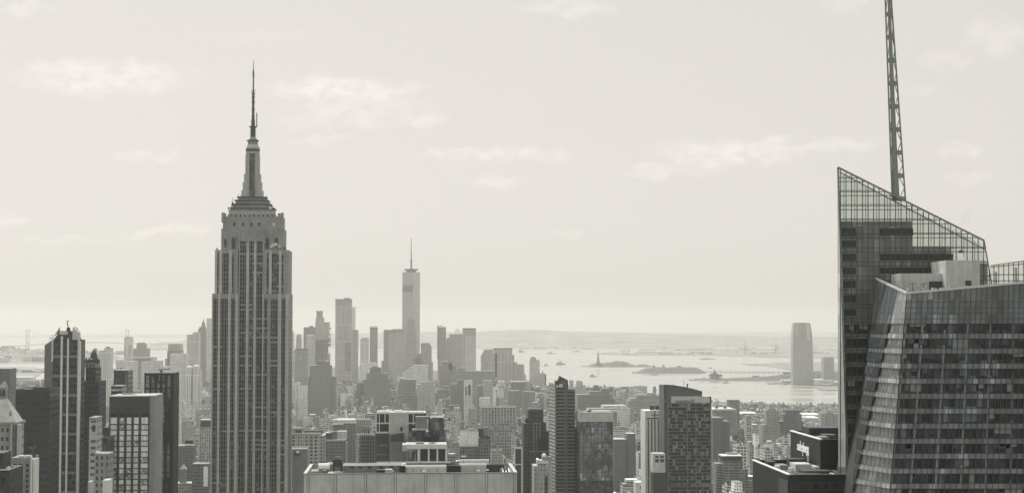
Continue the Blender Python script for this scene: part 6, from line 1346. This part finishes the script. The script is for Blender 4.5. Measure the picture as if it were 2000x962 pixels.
def emit(b, s, x0, y0, fi=None):
    """put the block's shapes into b at local corner x0, y0 ; material indices into CITY"""
    n0 = len(b.f); r, f, roof, ext = look(s); w, d, h = s['w'], s['d'], s['h']; R0 = 9 + roof; p = .45; hp = r.uniform(.7, 1.3)
    b.box(x0, x0 + w, y0, y0 + d, 0, h, f, R0)
    # parapet
    b.box(x0 - .05, x0 + w + .05, y0 - .05, y0 + p, h + .01, h + hp, 14 if r.random() < .5 else 10); b.box(x0 - .05, x0 + w + .05, y0 + d - p, y0 + d + .05, h + .01, h + hp, 14)
    b.box(x0 - .05, x0 + p, y0 + p, y0 + d - p, h + .01, h + hp, 14); b.box(x0 + w - p, x0 + w + .05, y0 + p, y0 + d - p, h + .01, h + hp, 14)
    b.marks = getattr(b, 'marks', []); mark = lambda n: b.marks.append((n, len(b.f)))
    for _ in range(r.randrange(1, 5)):                                    # vents, stair heads, cooling boxes
        mark('roof_unit'); cx_, cy_, cw_ = x0 + w * r.uniform(.08, .85), y0 + d * r.uniform(.1, .85), r.uniform(.8, 2.6)
        b.box(cx_, min(x0 + w - .5, cx_ + cw_), cy_, min(y0 + d - .5, cy_ + r.uniform(.8, 3)), h + .01, h + r.uniform(1, 3.2), r.choice([9, 9, 10, 11, 12, 16, 17, 14]))
    def hut(fx, fy, fw, fd, hh, m): 
        mark('roof_hut'); hx, hy = x0 + w * fx, y0 + d * fy; b.box(hx, hx + max(2.5, w * fw), hy, hy + max(2.5, d * fd), h + .01, h + hh, m, r.choice([9, 10, 10, 11]))
    if ext in ('hut', 'twohuts', 'hut_tank'): hut(r.uniform(.1, .5), r.uniform(.3, .6), .22, .25, r.uniform(2.8, 5), r.choice([13, 13, f, 14]))
    if ext == 'twohuts': hut(r.uniform(.6, .75), r.uniform(.15, .3), .18, .2, r.uniform(2.5, 4), r.choice([13, 17, 14]))
    if ext == 'step':
        mark('upper_storey'); m_ = .16; b.box(x0 + w * m_, x0 + w * (1 - m_), y0 + d * .2, y0 + d * .92, h + .01, h + r.uniform(4, 10), f, 9 + r.randrange(4))
    if ext == 'units':
        for _ in range(r.randrange(3, 7)): hut(r.uniform(.1, .8), r.uniform(.1, .8), .07, .08, r.uniform(1.2, 2.4), r.choice([9, 10, 16, 17]))
    if ext == 'skylight':
        mark('skylight'); sx, sy = x0 + w * .3, y0 + d * .3; b.frustum(sx, sx + w * .35, sy, sy + d * .3, h + .01, sx + w * .15, sx + w * .2, sy + .6, sy + d * .3 - .6, h + 2.2, 9)
    if ext in ('tank', 'hut_tank'):
        mark('water_tank'); tx, ty = x0 + w * r.uniform(.3, .7), y0 + d * r.uniform(.3, .7)
        for dx, dy in ((-1.2, -1.2), (1.2, -1.2), (1.2, 1.2), (-1.2, 1.2)): b.box(tx + dx - .15, tx + dx + .15, ty + dy - .15, ty + dy + .15, h + .01, h + 3.2, 16)
        b.cyl(tx, ty, h + 3.2, h + 6.6, 1.9, 1.9, 10, 15); b.cyl(tx, ty, h + 6.6, h + 7.9, 2.05, .15, 10, 15)
    if not hasattr(b, 'tone'): b.tone = []
    b.tone += [s['tone']] * (len(b.f) - n0)
SPECS = make_specs()
# what shows: a coarse depth picture of everything, nearest first
def visible(specs):
    Wd, Hd = 1000, 481; buf = np.zeros((Hd, Wd), bool); items = [(D, ('t', a, c, top)) for a, c, top, D in OCC] + [(s['y'] - s['d'] / 2, s) for s in specs]
    items.sort(key=lambda i: i[0])
    for D, it in items:
        if isinstance(it, tuple):
            _, a, c, top = it; buf[max(0, int(top / 2)):, max(0, int(a / 2)):max(0, int(c / 2))] = True; continue
        s = it; pts = [proj(*to_world(s['a'] + u, s['b'] + v), z) for u in (0, s['w']) for v in (0, s['d']) for z in (0, s['h'])]
        x0, x1 = min(p[0] for p in pts) / 2, max(p[0] for p in pts) / 2; y0, y1 = min(p[1] for p in pts) / 2, max(p[1] for p in pts) / 2
        xs, ys = slice(max(0, int(x0)), max(0, int(math.ceil(x1)))), slice(max(0, int(y0)), max(0, int(math.ceil(y1))))
        reg = buf[ys, xs]; s['vis'] = int(reg.size - reg.sum()); reg[:] = True
visible(SPECS)
near = sorted([s for s in SPECS if s['vis'] >= 3], key=lambda s: -s['vis'])[:300]
near_ids = {id(s) for s in near}

LANDMARKS = [(15, 'the pyramid-roofed tower'), (64, 'the near-black slab'), (120, 'the finned glass tower'), (175, 'the dark setback tower'), (250, 'the gridded tower'), (312, 'the dark-pier tower'), (365, 'the turret house'), (490, 'the art deco skyscraper'),
             (600, 'the arcaded stone block'), (654, 'the long dark warehouse'), (680, 'the white roof drum'), (715, 'the scaffolded building'), (770, 'the white-framed block'), (850, 'the dark glass annex'), (920, 'the dark brick loft'), (972, 'the ribbed civic block'),
             (1012, 'the narrow framed block'), (1045, 'the dark stepped tower'), (1102, 'the striped tower'), (1164, 'the mirrored tower'), (1220, 'the twin dark blocks'), (1278, 'the white strip tower'), (1345, 'the balcony tower'), (1434, 'the banded office'),
             (1508, 'the finial tower'), (1546, 'the broad stepped block'), (1600, 'the black sign block'), (1800, 'the faceted glass tower')]
TONE = ['stone', 'brick', 'dark-brick', 'grey-stone', 'strip-windowed', 'ribbed', 'loft-windowed', 'glass', 'white-brick']
ROOFN = ['white-roofed', 'pale-roofed', 'grey-roofed', 'dark-roofed']
EXTN = dict(plain='bare roof', hut='one roof hut', tank='roof water tank', twohuts='two roof huts', step='stepped top', units='small roof units', hut_tank='roof hut and tank', skylight='roof skylight')
ORD = ['', 'second ', 'third ', 'fourth ', 'fifth ', 'sixth ', 'seventh ', 'eighth ', 'ninth ']
def block_labels(specs):
    base = {}
    for s in specs:
        _, f, roof, ext = look(s); px = s['px']; lx, ln = min(LANDMARKS, key=lambda l: abs(l[0] - px)); dx = px - lx
        side = 'behind' if abs(dx) < 9 else 'left of' if dx < 0 else 'right of'
        size = 'tall ' if s['h'] > 44 else 'low ' if s['h'] < 18 else 'narrow ' if s['w'] < 12 else 'wide ' if s['w'] > 34 else ''
        s['lab'] = (size + TONE[f] + ' ' + ROOFN[roof], EXTN[ext], side + ' ' + ln); base.setdefault(s['lab'], []).append(s)
    for k, lst in base.items():
        lst.sort(key=lambda s: s['y'])
        for i, s in enumerate(lst): s['label'] = (f'{k[0]} block, {k[1]}, {k[2]}' if len(lst) == 1 else f'{k[0]} block, {k[1]}, {ORD[i]}nearest {k[2]}')
block_labels(near)
KIND = {0: 'stone_block', 1: 'brick_block', 2: 'brick_block', 3: 'stone_block', 4: 'office_block', 5: 'office_block', 6: 'loft_block', 7: 'glass_block', 8: 'brick_block'}
class Sub(B):
    pass
def split_build(s):
    """one block as a thing; the nearest ones keep their roof furniture as parts"""
    b = B(); emit(b, s, 0.0, 0.0); x, y = to_world(s['a'], s['b']); _, f, roof, ext = look(s)
    used = sorted(set(b.mi)); remap = {m: i for i, m in enumerate(used)}
    def sub(faces):
        q = B(); idx = {}
        for fi in faces:
            nf = []
            for v in b.f[fi]:
                if v not in idx: idx[v] = len(q.v); q.v.append(b.v[v])
                nf.append(idx[v])
            q.f.append(tuple(nf)); q.mi.append(b.mi[fi])
        q.tone = [s['tone']] * len(q.f)
        mats = sorted(set(q.mi)); q.mi = [mats.index(m) for m in q.mi]; return q, [CITY[m] for m in mats]
    if s['big']:
        t = thing(KIND[f], s['label'], 'building', (x, y, 0), GRID, 'ordinary blocks filling the city')
        cuts = [('wall', 0), ('parapet', 6)] + b.marks
        for (part, f0), nxt in zip(cuts, cuts[1:] + [('', len(b.f))]):
            if nxt[1] > f0: q, mats = sub(range(f0, nxt[1])); q.build(part, mats, t)
    else:
        q, mats = sub(range(len(b.f))); o = q.build(KIND[f], mats, None, (x, y, 0), GRID); tag(o, s['label'], 'building', 'ordinary blocks filling the city')
for i, s in enumerate(near): s['big'] = i < 110; split_build(s)
rest = B()
for s in SPECS:
    if id(s) not in near_ids: emit(rest, s, s['a'], s['b'])
o = rest.build('distant_city_blocks', CITY, None, (0, 0, 0), GRID); tag(o, 'dense mass of small hazy blocks filling the far city', 'buildings', kind='stuff')
print('BLOCKS', len(SPECS), 'seen', sum(s['vis'] > 0 for s in SPECS), 'near', len(near), 'faces', len(rest.f), 'smallest', near[-1]['vis'])

# ------------------------------------------------------------------ trees in the squares
def trees():
    r = random.Random(12); b = B()
    spots = [(392, 793, 16, 34), (360, 792, 14, 20), (690, 806, 30, 40), (640, 806, 40, 24), (760, 800, 30, 20), (1215, 838, 14, 20), (830, 822, 30, 16), (1470, 845, 30, 20), (900, 838, 20, 14), (375, 850, 14, 12)]
    for px, py, sp, n in spots:
        for _ in range(n):
            p = ground(px + r.gauss(0, sp * .5), py + r.gauss(0, 2.2)); h = r.uniform(11, 20); rr = h * .36
            b.cyl(p.x, p.y, 1.5, h * .5, .5, .3, 6, 1)
            for _k in range(7):
                a, q = r.uniform(0, 6.28), r.uniform(.2, .8); c = (p.x + rr * q * math.cos(a), p.y + rr * q * math.sin(a), h * r.uniform(.5, .85)); s = rr * r.uniform(.4, .65); n0 = len(b.v)
                b.ball(*c, s, s, s * .9, 0, 7, 4)
                for i in range(n0, len(b.v)): v = b.v[i]; b.v[i] = tuple(v[j] + r.uniform(-.22, .22) * s for j in range(3))
    o = b.build('square_trees', [M['foliage'], M['wood']]); tag(o, 'dark leafy tree clumps in the far city squares', 'trees', kind='stuff')
trees()
# finger piers and sheds along the river edge
for i, (a, c, ya, yb, lab) in enumerate([(1440, 1466, 799, 801.5, 'flat pale pier shed at the river edge left of the portal frame'), (1478, 1496, 799.6, 802, 'flat pale pier shed at the river edge right of the portal frame'), (1442, 1478, 806, 809.5, 'long pale river shed below the portal frame'), (1569, 1603, 809, 811, 'pale riverside pier shed right of the broad stepped block'), (1571, 1600, 815, 818.5, 'wider pale river shed right of the broad stepped block')]):
    D = ground(CX, yb + 1.0).y if yb < 805 else 4200 - i * 120
    t = Tower('river_shed', lab, a, c, D, 70, cat='shed', pytop=ya, pyref=800, yaw=0, group='sheds along the river edge'); one(t, 'wall', M['roof_pale'], (a, c, ya + 1.2, None, 0, 70)); one(t, 'roof', M['roof_white'], (a - .4, c + .4, ya, ya + 1.2, -1.5, 71))
p = ground(1474, 807); t = thing('portal_frame', 'tall open portal frame at the river edge', 'gantry', (p.x, p.y, 0)); s = p.y / F_PX
b = B(); b.bar((-3.5 * s, 0, 0), (-3.5 * s, 0, 7 * s), 1.3); b.bar((3.5 * s, 0, 0), (3.5 * s, 0, 7 * s), 1.3); b.build('leg', M['metal'], t); b = B(); b.box(-4.4 * s, 4.4 * s, -1, 1, 6.6 * s, 7.8 * s); b.build('beam', M['metal'], t)

# a faint puff of steam drifting off the plant roof
def steam():
    b = B(); o = P(1884, 430, 468); r = random.Random(6)
    for px, py, rr in ((1874, 446, 1.1), (1877, 440, 1.3), (1881, 433, 1.5), (1886, 426, 1.7), (1890, 419, 1.6), (1893, 415, 1.1)):
        q = P(px, py, 468) - o; n0 = len(b.v); b.ball(q.x, q.y, q.z, rr, rr, rr * .9, 0, 10, 8)
        for i in range(n0, len(b.v)): b.v[i] = tuple(c + r.uniform(-.15, .15) for c in b.v[i])
    m = bpy.data.materials.new('steam'); m.use_nodes = True; nt = m.node_tree; nt.nodes.clear()
    v = nt.nodes.new('ShaderNodeVolumePrincipled'); out = nt.nodes.new('ShaderNodeOutputMaterial')
    v.inputs['Color'].default_value = (.62, .62, .6, 1); v.inputs['Density'].default_value = .05; nt.links.new(v.outputs[0], out.inputs['Volume'])
    tag(b.build('steam_puff', m, None, o), 'faint grey steam puff drifting above the faceted glass tower roof', 'steam', kind='stuff')
steam()
